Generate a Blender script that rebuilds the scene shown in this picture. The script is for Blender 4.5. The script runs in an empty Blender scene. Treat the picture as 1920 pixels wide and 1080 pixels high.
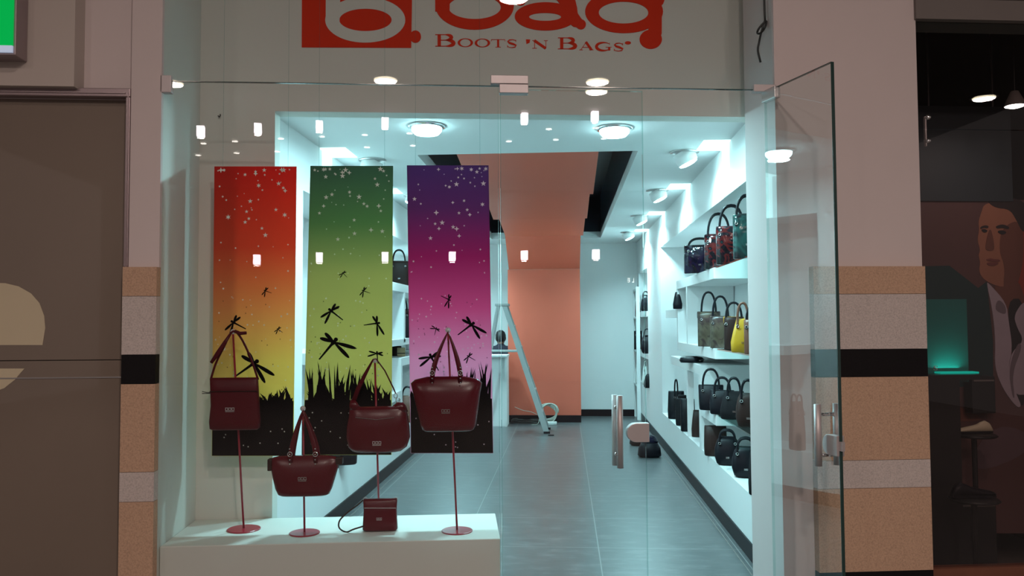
import bpy, math, random
from mathutils import Matrix, Vector
random.seed(7)
C = bpy.context.scene.collection
R = math.radians
PI = math.pi

# ------------------------------------------------------------------ camera
EYE = 1.55
FPX = 1500.0
YAW = math.atan(98/1500); PITCH = math.atan(64/1500); ROLL = R(-0.3)
CAM = (Matrix.Translation((0, 0, EYE)) @ Matrix.Rotation(YAW, 4, 'Z') @
       Matrix.Rotation(PI/2 + PITCH, 4, 'X') @ Matrix.Rotation(ROLL, 4, 'Z'))
cd = bpy.data.cameras.new('camera'); co = bpy.data.objects.new('camera', cd); C.objects.link(co)
cd.sensor_width = 36; cd.lens = 36*FPX/1920; cd.clip_start = 0.05; cd.clip_end = 100
co.matrix_world = CAM
bpy.context.scene.camera = co
# ------------------------------------------------------------------ world, view
W = bpy.data.worlds.new('world'); bpy.context.scene.world = W; W.use_nodes = True
W.node_tree.nodes['Background'].inputs[0].default_value = (1.0, 0.80, 0.74, 1)
W.node_tree.nodes['Background'].inputs[1].default_value = 0.11
vs = bpy.context.scene.view_settings
vs.view_transform = 'Standard'; vs.look = 'None'; vs.gamma = 1; vs.use_curve_mapping = False
vs.exposure = 0.87
COOL = (0.50, 0.93, 1.0); WARM = (1.0, 0.80, 0.72)
CEIL_POWER = 17.0; MALL_POWER = 42.0; PAINTED_BEAM_E = 1.15

# ------------------------------------------------------------------ where things stand
PHI = YAW + R(3.9)                      # the shop front is turned against the shop's own axes
GN = 3.89                               # distance of the glass line
DN = 4.44                               # distance of the white framed opening behind it
XL, XR, CEIL = -1.80, 1.20, 2.85
YB = 13.3                               # back wall
def F(a, n, z): return Vector((a*math.cos(PHI)-n*math.sin(PHI), a*math.sin(PHI)+n*math.cos(PHI), z))
def ray(px, py):
    d = Vector(((px-960)/FPX, (540-py)/FPX, -1)); return (CAM.to_3x3() @ d)
def fa(px, py, n):                      # pixel -> (along the front, height) at front distance n
    d = ray(px, py); dn = -d.x*math.sin(PHI)+d.y*math.cos(PHI); da = d.x*math.cos(PHI)+d.y*math.sin(PHI)
    t = n/dn; return da*t, EYE+d.z*t
def fw(px, py, n): a, z = fa(px, py, n); return F(a, n, z)
def at(px, py, Y): d = ray(px, py); t = Y/d.y; return Vector((d.x*t, Y, EYE+d.z*t))
def atX(px, py, X): d = ray(px, py); t = X/d.x; return Vector((X, d.y*t, EYE+d.z*t))
def atz(px, py, z): d = ray(px, py); t = (z-EYE)/d.z; return Vector((d.x*t, d.y*t, z))
def fn_of(v): return (v.x*math.cos(PHI)+v.y*math.sin(PHI), -v.x*math.sin(PHI)+v.y*math.cos(PHI))

# ------------------------------------------------------------------ materials
def lin(c): return tuple(((x/255)/12.92 if x/255 <= .04045 else ((x/255+.055)/1.055)**2.4) for x in c)
def mat(name, col, rough=.5, metal=0, var=.06, scale=8, bump=0, spec=.5, coat=0, trans=0):
    m = bpy.data.materials.new(name); m.use_nodes = True; nt = m.node_tree; b = nt.nodes['Principled BSDF']
    tc = nt.nodes.new('ShaderNodeTexCoord'); no = nt.nodes.new('ShaderNodeTexNoise'); no.inputs['Scale'].default_value = scale
    no.inputs['Detail'].default_value = 4
    nt.links.new(tc.outputs['Object'], no.inputs['Vector'])
    mx = nt.nodes.new('ShaderNodeMix'); mx.data_type = 'RGBA'
    mx.inputs[6].default_value = (*[max(0, c*(1-var)) for c in col], 1); mx.inputs[7].default_value = (*[min(1, c*(1+var)) for c in col], 1)
    nt.links.new(no.outputs['Fac'], mx.inputs[0]); nt.links.new(mx.outputs[2], b.inputs['Base Color'])
    b.inputs['Roughness'].default_value = rough; b.inputs['Metallic'].default_value = metal
    b.inputs['Specular IOR Level'].default_value = spec; b.inputs['Coat Weight'].default_value = coat
    if bump:
        bp = nt.nodes.new('ShaderNodeBump'); bp.inputs['Strength'].default_value = bump; bp.inputs['Distance'].default_value = .004
        nt.links.new(no.outputs['Fac'], bp.inputs['Height']); nt.links.new(bp.outputs[0], b.inputs['Normal'])
    return m
def emi(name, col, s):
    m = bpy.data.materials.new(name); m.use_nodes = True; nt = m.node_tree; b = nt.nodes['Principled BSDF']
    b.inputs['Base Color'].default_value = (*[min(.8, c) for c in col], 1); b.inputs['Specular IOR Level'].default_value = .1; b.inputs['Emission Color'].default_value = (*col, 1); b.inputs['Emission Strength'].default_value = s
    return m
def glass(name, tint=(.96, .98, .98), k=1.25, frost=0, fcol=(.6, .7, .7)):
    m = bpy.data.materials.new(name); m.use_nodes = True; nt = m.node_tree; nt.nodes.clear(); N = nt.nodes.new; L = nt.links.new
    out = N('ShaderNodeOutputMaterial'); tr = N('ShaderNodeBsdfTransparent'); tr.inputs[0].default_value = (*tint, 1)
    gl = N('ShaderNodeBsdfGlossy'); gl.inputs['Roughness'].default_value = 0.0; gl.inputs[0].default_value = (1, 1, 1, 1)
    fr = N('ShaderNodeFresnel'); fr.inputs[0].default_value = 1.5
    ge = N('ShaderNodeNewGeometry'); sub = N('ShaderNodeMath'); sub.operation = 'SUBTRACT'; sub.inputs[0].default_value = 1
    L(ge.outputs['Backfacing'], sub.inputs[1])
    mu = N('ShaderNodeMath'); mu.operation = 'MULTIPLY'; L(fr.outputs[0], mu.inputs[0]); L(sub.outputs[0], mu.inputs[1])
    m2 = N('ShaderNodeMath'); m2.operation = 'MULTIPLY'; m2.use_clamp = True; L(mu.outputs[0], m2.inputs[0]); m2.inputs[1].default_value = k
    mix = N('ShaderNodeMixShader'); L(m2.outputs[0], mix.inputs[0]); L(tr.outputs[0], mix.inputs[1]); L(gl.outputs[0], mix.inputs[2])
    last = mix
    if frost:
        df = N('ShaderNodeBsdfDiffuse'); df.inputs[0].default_value = (*fcol, 1)
        m3 = N('ShaderNodeMixShader'); m3.inputs[0].default_value = frost; L(mix.outputs[0], m3.inputs[1]); L(df.outputs[0], m3.inputs[2]); last = m3
    L(last.outputs[0], out.inputs[0]); return m
def patchy(name, cols, scale=9, rough=.15, dist=1.0):
    m = bpy.data.materials.new(name); m.use_nodes = True; nt = m.node_tree; b = nt.nodes['Principled BSDF']; N = nt.nodes.new; L = nt.links.new
    tc = N('ShaderNodeTexCoord'); no = N('ShaderNodeTexNoise'); no.inputs['Scale'].default_value = scale; no.inputs['Distortion'].default_value = dist; no.inputs['Detail'].default_value = 2
    L(tc.outputs['Object'], no.inputs['Vector']); cr = N('ShaderNodeValToRGB'); cr.color_ramp.interpolation = 'CONSTANT' if dist == 0 else 'EASE'
    e = cr.color_ramp.elements; e[0].position = .3; e[1].position = .72
    e[0].color = (*cols[0], 1); e[1].color = (*cols[-1], 1)
    for i, c in enumerate(cols[1:-1]): q = e.new(.3+.42*(i+1)/(len(cols)-1)); q.color = (*c, 1)
    L(no.outputs['Fac'], cr.inputs[0]); L(cr.outputs[0], b.inputs['Base Color']); b.inputs['Roughness'].default_value = rough
    bp = N('ShaderNodeBump'); bp.inputs['Strength'].default_value = .5; bp.inputs['Distance'].default_value = .01
    n2 = N('ShaderNodeTexNoise'); n2.inputs['Scale'].default_value = 14; L(tc.outputs['Object'], n2.inputs['Vector']); L(n2.outputs['Fac'], bp.inputs['Height']); L(bp.outputs[0], b.inputs['Normal'])
    return m
def banner_mat(name, stops, z0, z1):
    m = bpy.data.materials.new(name); m.use_nodes = True; nt = m.node_tree; nt.nodes.clear(); N = nt.nodes.new; L = nt.links.new
    out = N('ShaderNodeOutputMaterial'); tc = N('ShaderNodeTexCoord'); sp = N('ShaderNodeSeparateXYZ'); L(tc.outputs['Object'], sp.inputs[0])
    mr = N('ShaderNodeMapRange'); mr.inputs[1].default_value = 0; mr.inputs[2].default_value = z1-z0; L(sp.outputs[2], mr.inputs[0])
    cr = N('ShaderNodeValToRGB'); e = cr.color_ramp.elements
    e[0].position = stops[0][0]; e[0].color = (*lin(stops[0][1]), 1); e[1].position = stops[-1][0]; e[1].color = (*lin(stops[-1][1]), 1)
    for p, c in stops[1:-1]: q = e.new(p); q.color = (*lin(c), 1)
    L(mr.outputs[0], cr.inputs[0])
    d = N('ShaderNodeBsdfDiffuse'); t = N('ShaderNodeBsdfTranslucent'); L(cr.outputs[0], d.inputs[0]); L(cr.outputs[0], t.inputs[0])
    mx = N('ShaderNodeMixShader'); mx.inputs[0].default_value = .60; L(d.outputs[0], mx.inputs[1]); L(t.outputs[0], mx.inputs[2]); L(mx.outputs[0], out.inputs[0])
    return m
def stone(name, col):
    m = mat(name, col, .55, var=.0, spec=.12); nt = m.node_tree; b = nt.nodes['Principled BSDF']; N = nt.nodes.new; L = nt.links.new
    tc = N('ShaderNodeTexCoord'); n = N('ShaderNodeTexNoise'); n.inputs['Scale'].default_value = 150; n.inputs['Detail'].default_value = 2
    L(tc.outputs['Object'], n.inputs['Vector']); cr = N('ShaderNodeValToRGB'); e = cr.color_ramp.elements
    e[0].position = .30; e[0].color = (*[c*.80 for c in col], 1); e[1].position = .5; e[1].color = (*col, 1); q = e.new(.72); q.color = (*[min(1, c*1.12) for c in col], 1)
    L(n.outputs['Fac'], cr.inputs[0]); L(cr.outputs[0], b.inputs['Base Color']); return m
def tile_mat():
    m = bpy.data.materials.new('slate_tile'); m.use_nodes = True; nt = m.node_tree; b = nt.nodes['Principled BSDF']; N = nt.nodes.new; L = nt.links.new
    g = N('ShaderNodeNewGeometry'); mp = N('ShaderNodeMapping'); mp.inputs['Location'].default_value = (-.22+.94*4, -5.59+.82*20, 0); L(g.outputs['Position'], mp.inputs[0])
    br = N('ShaderNodeTexBrick'); br.offset = 0; br.squash = 1; L(mp.outputs[0], br.inputs['Vector'])
    br.inputs['Scale'].default_value = 1; br.inputs['Brick Width'].default_value = .94; br.inputs['Row Height'].default_value = .82
    br.inputs['Mortar Size'].default_value = .0035; br.inputs['Mortar Smooth'].default_value = 0
    n1 = N('ShaderNodeTexNoise'); n1.inputs['Scale'].default_value = 5.0; n1.inputs['Detail'].default_value = 8; n1.inputs['Roughness'].default_value = .7
    m1 = N('ShaderNodeMapping'); m1.inputs['Scale'].default_value = (1, 2.6, 1); L(g.outputs['Position'], m1.inputs[0]); L(m1.outputs[0], n1.inputs['Vector'])
    cr = N('ShaderNodeValToRGB'); e = cr.color_ramp.elements; e[0].position = .25; e[0].color = (.062, .067, .072, 1); e[1].position = .52; e[1].color = (.095, .102, .106, 1); q = e.new(.68); q.color = (.155, .16, .165, 1)
    L(n1.outputs['Fac'], cr.inputs[0]); L(cr.outputs[0], br.inputs['Color1']); L(cr.outputs[0], br.inputs['Color2']); br.inputs['Mortar'].default_value = (.24, .24, .24, 1)
    L(br.outputs['Color'], b.inputs['Base Color'])
    rr = N('ShaderNodeMapRange'); rr.inputs[3].default_value = .26; rr.inputs[4].default_value = .36; L(n1.outputs['Fac'], rr.inputs[0]); L(rr.outputs[0], b.inputs['Roughness'])
    return m
M = dict(
 white=mat('white_paint', (.78, .78, .78), .55, var=.02, scale=2), ceilw=mat('ceiling_paint', (.76, .76, .76), .8, var=.02, scale=2),
 bulk=mat('front_paint', (.64, .64, .59), .7, var=.02, scale=1.5), pinkwall=mat('beige_pink_plaster', (.64, .56, .55), .75, var=.04, scale=3),
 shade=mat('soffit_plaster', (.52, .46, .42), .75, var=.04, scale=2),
 black=mat('black_paint', (.010, .012, .022), .35, var=.1), base=mat('black_baseboard', (.005, .005, .008), .35, spec=.12),
 orange=mat('orange_paint', (.66, .125, .072), .45, var=.03, scale=2), tile=tile_mat(), mallfloor=mat('mall_floor', (.16, .14, .13), .35),
 peach=stone('peach_terrazzo', (.53, .35, .24)), pale=stone('pale_terrazzo', (.56, .495, .465)), blackstone=stone('black_stone', (.010, .009, .010)),
 glass=glass('clear_glass'), doorglass=glass('door_glass', (.94, .97, .97), 1.7), shelfglass=glass('shelf_glass', (.85, .95, .93), 1.6),
 darkglass=glass('dark_window_glass', (.85, .82, .82), 1.1), edge=mat('glass_edge', (.02, .05, .045), .15),
 steel=mat('brushed_steel', (.62, .60, .60), .32, 1), chrome=mat('chrome', (.85, .85, .86), .12, 1), satin=mat('satin_metal', (.55, .50, .50), .5, .6),
 red=mat('red_lacquer', (.30, .012, .03), .3, var=.1), logored=mat('red_sign_paint', (.66, .030, .006), .6, var=.03, spec=.1),
 redlea=mat('dark_red_leather', (.085, .002, .007), .42, var=.15, scale=6, spec=.25), redlea2=mat('glossy_dark_red_leather', (.095, .002, .008), .24, var=.1, scale=5, spec=.3),
 blk=mat('black_leather', (.007, .006, .010), .42, var=.3, bump=.3, spec=.22), blk2=mat('black_suede', (.010, .008, .010), .7, var=.3, bump=.3, spec=.2),
 brown=mat('dark_brown_leather', (.030, .013, .011), .45, var=.25, bump=.3, spec=.25), brown2=mat('brown_leather', (.16, .06, .035), .4, var=.25, bump=.2),
 yellow=mat('yellow_leather', (.55, .30, .015), .35, var=.1), cream=mat('cream_vinyl', (.60, .52, .36), .5, var=.03), wht=mat('white_leather', (.7, .7, .68), .4),
 navy=patchy('dark_marbled_patent', [(.006, .006, .012), (.012, .008, .03), (.01, .01, .012), (.12, .11, .15)], 8, .1),
 redpat=patchy('red_teal_marbled_patent', [(.005, .008, .008), (.008, .006, .01), (.09, .010, .010), (.008, .006, .01), (.012, .045, .042)], 11, .1),
 tealpat=patchy('teal_marbled_patent', [(.008, .01, .012), (.02, .07, .065), (.012, .006, .01), (.08, .17, .16)], 6, .1),
 olive=patchy('olive_brown_patchwork', [(.06, .042, .03), (.10, .078, .052), (.04, .022, .022), (.085, .06, .04)], 9, .3),
 card=mat('card_box', (.42, .30, .16), .7), silver=mat('silver_trim', (.8, .8, .8), .2, 1), alu=mat('ladder_aluminium', (.45, .47, .47), .45, .5),
 hair=mat('dark_hair', (.012, .01, .01), .5), skin=mat('skin', (.35, .19, .13), .5), cloth=mat('dark_navy_jacket', (.018, .014, .03), .8),
 cable=mat('black_cable', (.01, .012, .012), .4), hose=mat('pale_hose', (.50, .52, .46), .5), nylon=glass('nylon_thread', (.8, .9, .9), 3),
 lampw=emi('cool_lamp', COOL, 16), strip=emi('painted_beam', (.60, 1.0, 1.0), PAINTED_BEAM_E), lampo=emi('warm_lamp', (1, .86, .62), 9), lantern=emi('lantern', (1, .86, .93), 11),
 tinylamp=emi('small_lamp', (1, .93, .85), 9), green=emi('green_sign', (.0, .30, .05), .6), signw=emi('sign_edge', (.55, .65, .85), .25), tealg=emi('teal_glow', (0, .40, .30), .5),
 frame=mat('bronze_frame', (.34, .27, .28), .35, .4), panel=mat('bronze_shutter', (.20, .155, .12), .5, .1, coat=1, var=.15, scale=1.2),
 darkwall=mat('dark_wall', (.045, .038, .034), .8), darkbox=mat('black_display', (.012, .012, .013), .4), greyp=mat('grey_header', (.17, .15, .14), .7),
 mallceil=mat('mall_ceiling', (.22, .20, .19), .9), tealp=mat('teal_acrylic', (.01, .16, .15), .35), blue=mat('blue_grey_panel', (.020, .032, .040), .6),
)
# ------------------------------------------------------------------ mesh builder
class MB:
    def __init__(s): s.v = []; s.f = []; s.m = []
    def add(s, vs_, fs, mi=0):
        o = len(s.v); s.v += [Vector(p) for p in vs_]; s.f += [tuple(o+i for i in f) for f in fs]; s.m += [mi]*len(fs); return s
    def hexa(s, p, mi=0): return s.add(p, [(0, 3, 2, 1), (4, 5, 6, 7), (0, 1, 5, 4), (1, 2, 6, 5), (2, 3, 7, 6), (3, 0, 4, 7)], mi)
    def box(s, x0, x1, y0, y1, z0, z1, mi=0, fn=None):
        p = [(x0, y0, z0), (x1, y0, z0), (x1, y1, z0), (x0, y1, z0), (x0, y0, z1), (x1, y0, z1), (x1, y1, z1), (x0, y1, z1)]
        s.hexa([fn(*q) if fn else q for q in p], mi); return s
    def fbox(s, a0, a1, n0, n1, z0, z1, mi=0): return s.box(a0, a1, n0, n1, z0, z1, mi, F)
    def prism(s, pts, fn, d0, d1, mi=0):      # pts 2-D, fn(u, v, d) -> 3-D
        n = len(pts); v = [fn(u, w, d0) for u, w in pts]+[fn(u, w, d1) for u, w in pts]
        s.add(v, [tuple(range(n)), tuple(range(2*n-1, n-1, -1))]+[(i, n+i, n+(i+1) % n, (i+1) % n) for i in range(n)], mi); return s
    def ring(s, o, i, fn, d0, d1, mi=0):      # loops of equal length
        n = len(o); v = [fn(*p, d0) for p in o]+[fn(*p, d0) for p in i]+[fn(*p, d1) for p in o]+[fn(*p, d1) for p in i]; f = []
        for k in range(n):
            j = (k+1) % n; f += [(k, j, n+j, n+k), (2*n+k, 3*n+k, 3*n+j, 2*n+j), (k, 2*n+k, 2*n+j, j), (n+k, n+j, 3*n+j, 3*n+k)]
        s.add(v, f, mi); return s
    def tube(s, path, r, seg=8, mi=0, closed=False, flat=1.0, up=None):
        P = [Vector(p) for p in path]; n = len(P); rr = r if isinstance(r, (list, tuple)) else [r]*n; v = []
        prev = None
        for i in range(n):
            a = P[(i-1) % n] if (closed or i > 0) else P[i]; b = P[(i+1) % n] if (closed or i < n-1) else P[i]
            t = (b-a); t = t.normalized() if t.length > 1e-9 else Vector((0, 0, 1))
            u = Vector(up) if up else (prev or (Vector((0, 0, 1)) if abs(t.z) < .9 else Vector((1, 0, 0))))
            x = u-t*u.dot(t)
            if x.length < 1e-4: x = Vector((1, 0.1, 0))-t*t.x
            x.normalize(); y = t.cross(x); prev = x
            for k in range(seg):
                an = 2*PI*k/seg; v.append(P[i]+(x*math.cos(an)*flat+y*math.sin(an))*rr[i])
        f = []
        for i in range(n if closed else n-1):
            j = (i+1) % n
            for k in range(seg): l = (k+1) % seg; f.append((i*seg+k, i*seg+l, j*seg+l, j*seg+k))
        if not closed: f += [tuple(range(seg-1, -1, -1)), tuple((n-1)*seg+k for k in range(seg))]
        s.add(v, f, mi); return s
    def lathe(s, prof, c=(0, 0, 0), seg=24, mi=0, sx=1, sy=1, rot=None):
        v = []; c = Vector(c)
        for r, z in prof:
            for k in range(seg):
                q = Vector((r*sx*math.cos(2*PI*k/seg), r*sy*math.sin(2*PI*k/seg), z)); q = rot @ q if rot else q; v.append(c+q)
        f = []; n = len(prof)
        for i in range(n-1):
            for k in range(seg): l = (k+1) % seg; f.append((i*seg+k, i*seg+l, (i+1)*seg+l, (i+1)*seg+k))
        f += [tuple(range(seg-1, -1, -1)), tuple((n-1)*seg+k for k in range(seg))]
        s.add(v, f, mi); return s
    def ball(s, c, r, seg=12, mi=0, sx=1, sy=1, sz=1):
        pr = [(max(1e-4, r*math.sin(PI*i/8)), -r*math.cos(PI*i/8)*sz) for i in range(9)]; return s.lathe(pr, c, seg, mi, sx, sy)
    def loft(s, secs, seg=28, ex=3.5, mi=0):  # secs (z, xl, xr, half depth)
        v = []
        for z, xl, xr, hd in secs:
            cx, hx = (xl+xr)/2, (xr-xl)/2
            for k in range(seg):
                a = 2*PI*k/seg; cc, ss = math.cos(a), math.sin(a)
                v.append((cx+hx*math.copysign(abs(cc)**(2/ex), cc), hd*math.copysign(abs(ss)**(2/ex), ss), z))
        n = len(secs); f = []
        for i in range(n-1):
            for k in range(seg): l = (k+1) % seg; f.append((i*seg+k, i*seg+l, (i+1)*seg+l, (i+1)*seg+k))
        f += [tuple(range(seg-1, -1, -1)), tuple((n-1)*seg+k for k in range(seg))]
        s.add(v, f, mi); return s
    def build(s, name, mats, parent=None, smooth=False, bevel=0, world=False):
        if not isinstance(mats, (list, tuple)): mats = [mats]
        V = [v.copy() for v in s.v]; o = Vector((0, 0, 0))
        if parent is None:
            o = Vector((sum(v.x for v in V)/len(V), sum(v.y for v in V)/len(V), min(v.z for v in V)))
        elif world:
            o = parent.location.copy(); q = parent.parent
            while q: o = o+q.location; q = q.parent
        V = [v-o for v in V]
        me = bpy.data.meshes.new(name); me.from_pydata(V, [], s.f); 
        for m_ in mats: me.materials.append(M[m_] if isinstance(m_, str) else m_)
        me.polygons.foreach_set('material_index', s.m)
        if smooth: me.polygons.foreach_set('use_smooth', [True]*len(s.f))
        me.update(); ob = bpy.data.objects.new(name, me); C.objects.link(ob)
        if parent is None: ob.location = o
        else: ob.parent = parent; ob.location = (0, 0, 0)
        if smooth: me.shade_smooth() if False else None
        if bevel:
            b = ob.modifiers.new('bevel', 'BEVEL'); b.width = bevel; b.segments = 2; b.limit_method = 'ANGLE'
        return ob
def tag(o, label, cat, group=None):
    o['label'] = label; o['category'] = cat
    if group: o['group'] = group
    return o
def thing(name, label, cat, loc, rz=0, group=None):
    o = bpy.data.objects.new(name, None); C.objects.link(o); o.empty_display_size = .1; o.location = loc; o.rotation_euler = (0, 0, rz); return tag(o, label, cat, group)
def struct(name, mb, mats, **k): o = mb.build(name, mats, **k); o['kind'] = 'structure'; return o
def ell(cx, cy, rx, ry, n=40, a0=0, a1=2*PI): return [(cx+rx*math.cos(a0+(a1-a0)*i/n), cy+ry*math.sin(a0+(a1-a0)*i/n)) for i in range(n)]
def arc(p0, p1, h, n=14, sq=1.0, y=0, lean=0):   # handle arch from p0 to p1 (x,z) rising h
    out = []
    for i in range(n+1):
        a = PI*i/n; cx, hx = (p0[0]+p1[0])/2, (p1[0]-p0[0])/2
        c, s_ = math.cos(a), math.sin(a); z = p0[1]+(p1[1]-p0[1])*i/n
        out.append((cx-hx*math.copysign(abs(c)**sq, c), y+lean*s_, z+h*s_**.9 if s_ > 0 else z))
    return out

def smooth(P, n=6):
    P = [Vector(p) for p in P]; Q = [P[0]*2-P[1]]+P+[P[-1]*2-P[-2]]; out = []
    for i in range(1, len(Q)-2):
        a, b, c_, d = Q[i-1], Q[i], Q[i+1], Q[i+2]
        for k in range(n):
            t = k/n; out.append(.5*((2*b)+(c_-a)*t+(2*a-5*b+4*c_-d)*t*t+(3*b-a-3*c_+d)*t**3))
    out.append(P[-1]); return out
def chaikin(P, n=2):
    for _ in range(n): P = [q for i in range(len(P)) for a, b in [(P[i], P[(i+1) % len(P)])] for q in ((a[0]*.75+b[0]*.25, a[1]*.75+b[1]*.25), (a[0]*.25+b[0]*.75, a[1]*.25+b[1]*.75))]
    return P
# ================================================================== THE SETTING
# floors
def front_cut(n, x0, x1, y1):      # plan outline whose near edge runs along the turned shop front
    yy = lambda x: (n+x*math.sin(PHI))/math.cos(PHI)
    return [(x0, yy(x0)), (x1, yy(x1)), (x1, y1), (x0, y1)]
struct('floor', MB().prism(front_cut(GN-.05, -2.3, 1.72, 0)[:2]+[(1.72, 13.6), (-2.3, 13.6)], lambda u, v, d: (u, v, d), -.1, 0), 'tile')
# the shop's walls with their display niches
def wall(side, X, s, niches, Y0, Y1, top=CEIL):
    mb = MB(); D = .46
    def bx(d0, d1, y0, y1, z0, z1): mb.box(min(X+s*d0, X+s*d1), max(X+s*d0, X+s*d1), y0, y1, z0, z1)
    y = Y0
    for (a, b, zs, zh) in niches:
        bx(0, D, y, a, 0, top); bx(0, D, a, b, 0, zs); bx(0, D, a, b, zh, top); bx(D, D+.06, a-.02, b+.02, zs-.02, zh+.02); y = b
    bx(0, D, y, Y1, 0, top)
    struct('wall_'+side, mb, 'white')
    mb = MB(); mb.box(min(X, X-s*.012), max(X, X-s*.012), Y0, Y1, 0, .11); struct('baseboard_'+side, mb, 'base')
SILL, HEAD = .42, 2.47
YA = atX(567, 604, XL).y; 
YN = atX(1240, 604, XR).y; YP0 = atX(1215, 604, XR).y
wall('left', XL, -1, [(YA, 11.3, SILL, HEAD)], 4.42, YB)
YW = atX(1410, 604, XR).y
wall('right', XR, 1, [(YW, YN, SILL, HEAD), (YP0, 13.0, .60, 2.33)], 4.98, YB)
struct('wall_back', MB().box(-3.0, 2.4, YB, YB+.15, 0, CEIL+.6), 'white')
bb = MB(); bb.box(.24, XR, YB-.015, YB, 0, .11); struct('baseboard_back', bb, 'base')
struct('floor_back_of_counter' if False else 'trim_1', MB().box(XR-.075, XR-.068, 4.98, YB, 0, .002).box(XL+.068, XL+.075, 4.6, YB, 0, .002), 'greyp')
# ceiling with the black recess
RX0, RX1, RY0, RY1 = -1.13, .57, 6.1, 12.45
c = MB(); cp = lambda x0, x1, y1: c.prism(front_cut(DN+.06, x0, x1, y1), lambda u, v, d: (u, v, d), CEIL, CEIL+.1); cp(-2.3, RX0, YB); cp(RX1, 1.7, YB); cp(RX0, RX1, RY0); c.box(RX0, RX1, RY1, YB, CEIL, CEIL+.1)
struct('ceiling', c, 'ceilw')
c = MB(); H = 3.5
c.box(RX0-.08, RX0, RY0, RY1, CEIL+.1, H); c.box(RX1, RX1+.08, RY0, RY1, CEIL+.1, H); c.box(RX0, RX1, RY0-.08, RY0, CEIL+.1, H); c.box(RX0, RX1, RY1, RY1+.08, CEIL+.1, H); c.box(RX0-.08, RX1+.08, RY0-.08, RY1+.08, H, H+.05)
struct('trim_2', c, 'black')
# stepped orange ceiling panels and the orange wall panel they run into
def slab(y0, z0, y1, z1, x0=-.85, x1=.28, t=.03):
    m_ = MB(); m_.hexa([(x0, y0, z0), (x1, y0, z0), (x1, y1, z1), (x0, y1, z1), (x0, y0, z0+t), (x1, y0, z0+t), (x1, y1, z1+t), (x0, y1, z1+t)]); return m_
pk = thing('hanging_baffle', 'stepped orange panels hung in the black ceiling recess', 'ceiling panel', (0, 9, 2.75))
for (y0, z0, y1, z1) in ((6.25, 2.90, 7.55, 2.755), (7.55, 3.03, 9.6, 2.79), (9.6, 2.99, 11.6, 2.80), (11.6, 2.86, 12.43, 2.37)):
    slab(y0, z0, y1, z1, *((-.85, .28) if y0 < 11 else (-.86, .245))).build('panel', 'orange', pk, world=True)
op = thing('wall_panel', 'tall orange panel with black foot standing at the back of the shop', 'wall panel', (-.31, 12.8, 0))
MB().box(-.88, .245, 12.45, 12.58, .11, 2.37).build('panel', 'orange', op, world=True)
MB().box(-.88, .245, 12.44, 12.58, 0, .11).build('plinth', 'base', op, world=True)
# front: white framed opening set back behind the glass
aL = fa(300, 600, GN)[0]; aR = fa(1458, 600, GN)[0]
oL = fa(513, 600, DN)[0]; oR = fa(1413, 600, DN)[0]; oT = fa(960, 214, DN)[1]; HI = 4.3
c = MB(); c.fbox(aL-.05, oL, DN, DN+.12, 0, HI); c.fbox(oL, oR+.12, DN, DN+.12, oT, HI)
struct('wall_front', c, 'bulk')
c = MB(); c.fbox(aL-.05, aL, GN+.005, DN, 0, HI); struct('wall_display_left', c, 'bulk')
q_ = F(aR, GN+.008, 0); c = MB(); c.prism([(XR, 4.979), (q_.x, q_.y), (q_.x+.42, q_.y+.056), (1.66, 4.979)], lambda u, v, d: (u, v, d), 0, HI); struct('wall_display_right', c, 'white')
# columns to both sides of the front, plaster above, terrazzo bands below
ZT = [1.818, 1.680, 1.408, 1.272, .866, .730, .328, 0]
BM = ['peach', 'pale', 'blackstone', 'peach', 'pale', 'peach', 'blackstone']
lc0, lc1 = fa(244, 300, GN-.02)[0], fa(304, 300, GN)[0]
c = MB(); c.fbox(lc0, lc1, GN-.02, GN+.4, ZT[0], 5.0); struct('wall_column_left', c, 'pinkwall')
rc1 = fa(1722, 400, GN)[0]
c = MB(); c.fbox(aR, rc1, GN-.02, GN+.4, ZT[0], 5.0).fbox(aR, fa(1530, 600, GN)[0], GN-.02, GN+.4, 0, ZT[0]); struct('wall_column_right', c, 'pinkwall')
def bands(name, a0, a1, n0, labelname):
    mb = MB()
    for i in range(7): mb.fbox(a0, a1, n0, GN, ZT[i+1]+.001, ZT[i]-.001, ['peach', 'pale', 'blackstone'].index(BM[i]))
    struct(name, mb, ['peach', 'pale', 'blackstone'])
bands('trim_3', fa(227, 700, GN-.05)[0], aL, GN-.05, '')
bands('trim_4', fa(1529, 700, GN-.07)[0], fa(1740, 700, GN-.07)[0], GN-.07, '')
# upper-left soffit box of the mall wall, and the wall over the next shop
c = MB(); c.fbox(fa(-400, 80, GN)[0], lc0, GN+.03, GN+.3, fa(200, 166, GN+.03)[1], 5.0); struct('wall_over_shutter', c, 'pinkwall')
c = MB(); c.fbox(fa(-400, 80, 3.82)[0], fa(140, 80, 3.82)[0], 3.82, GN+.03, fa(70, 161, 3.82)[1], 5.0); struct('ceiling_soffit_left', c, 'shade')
# mall floor, far wall and ceiling behind the viewer
c = MB(); c.fbox(-9, 9, -13, GN-.052, -.1, 0); c.prism([(1.73, (GN-.05+1.73*math.sin(PHI))/math.cos(PHI)), (8, (GN-.05+8*math.sin(PHI))/math.cos(PHI)), (8, 9), (1.73, 9)], lambda u, v, d: (u, v, d), -.1, 0); struct('floor_mall', c, 'mallfloor')
c = MB(); c.fbox(-9, 9, -13, GN+.5, 5.0, 5.1); struct('ceiling_mall', c, 'mallceil')
c = MB(); c.fbox(-9, 9, -13.2, -13, 0, 5.0); struct('wall_mall', c, 'darkwall')

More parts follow.
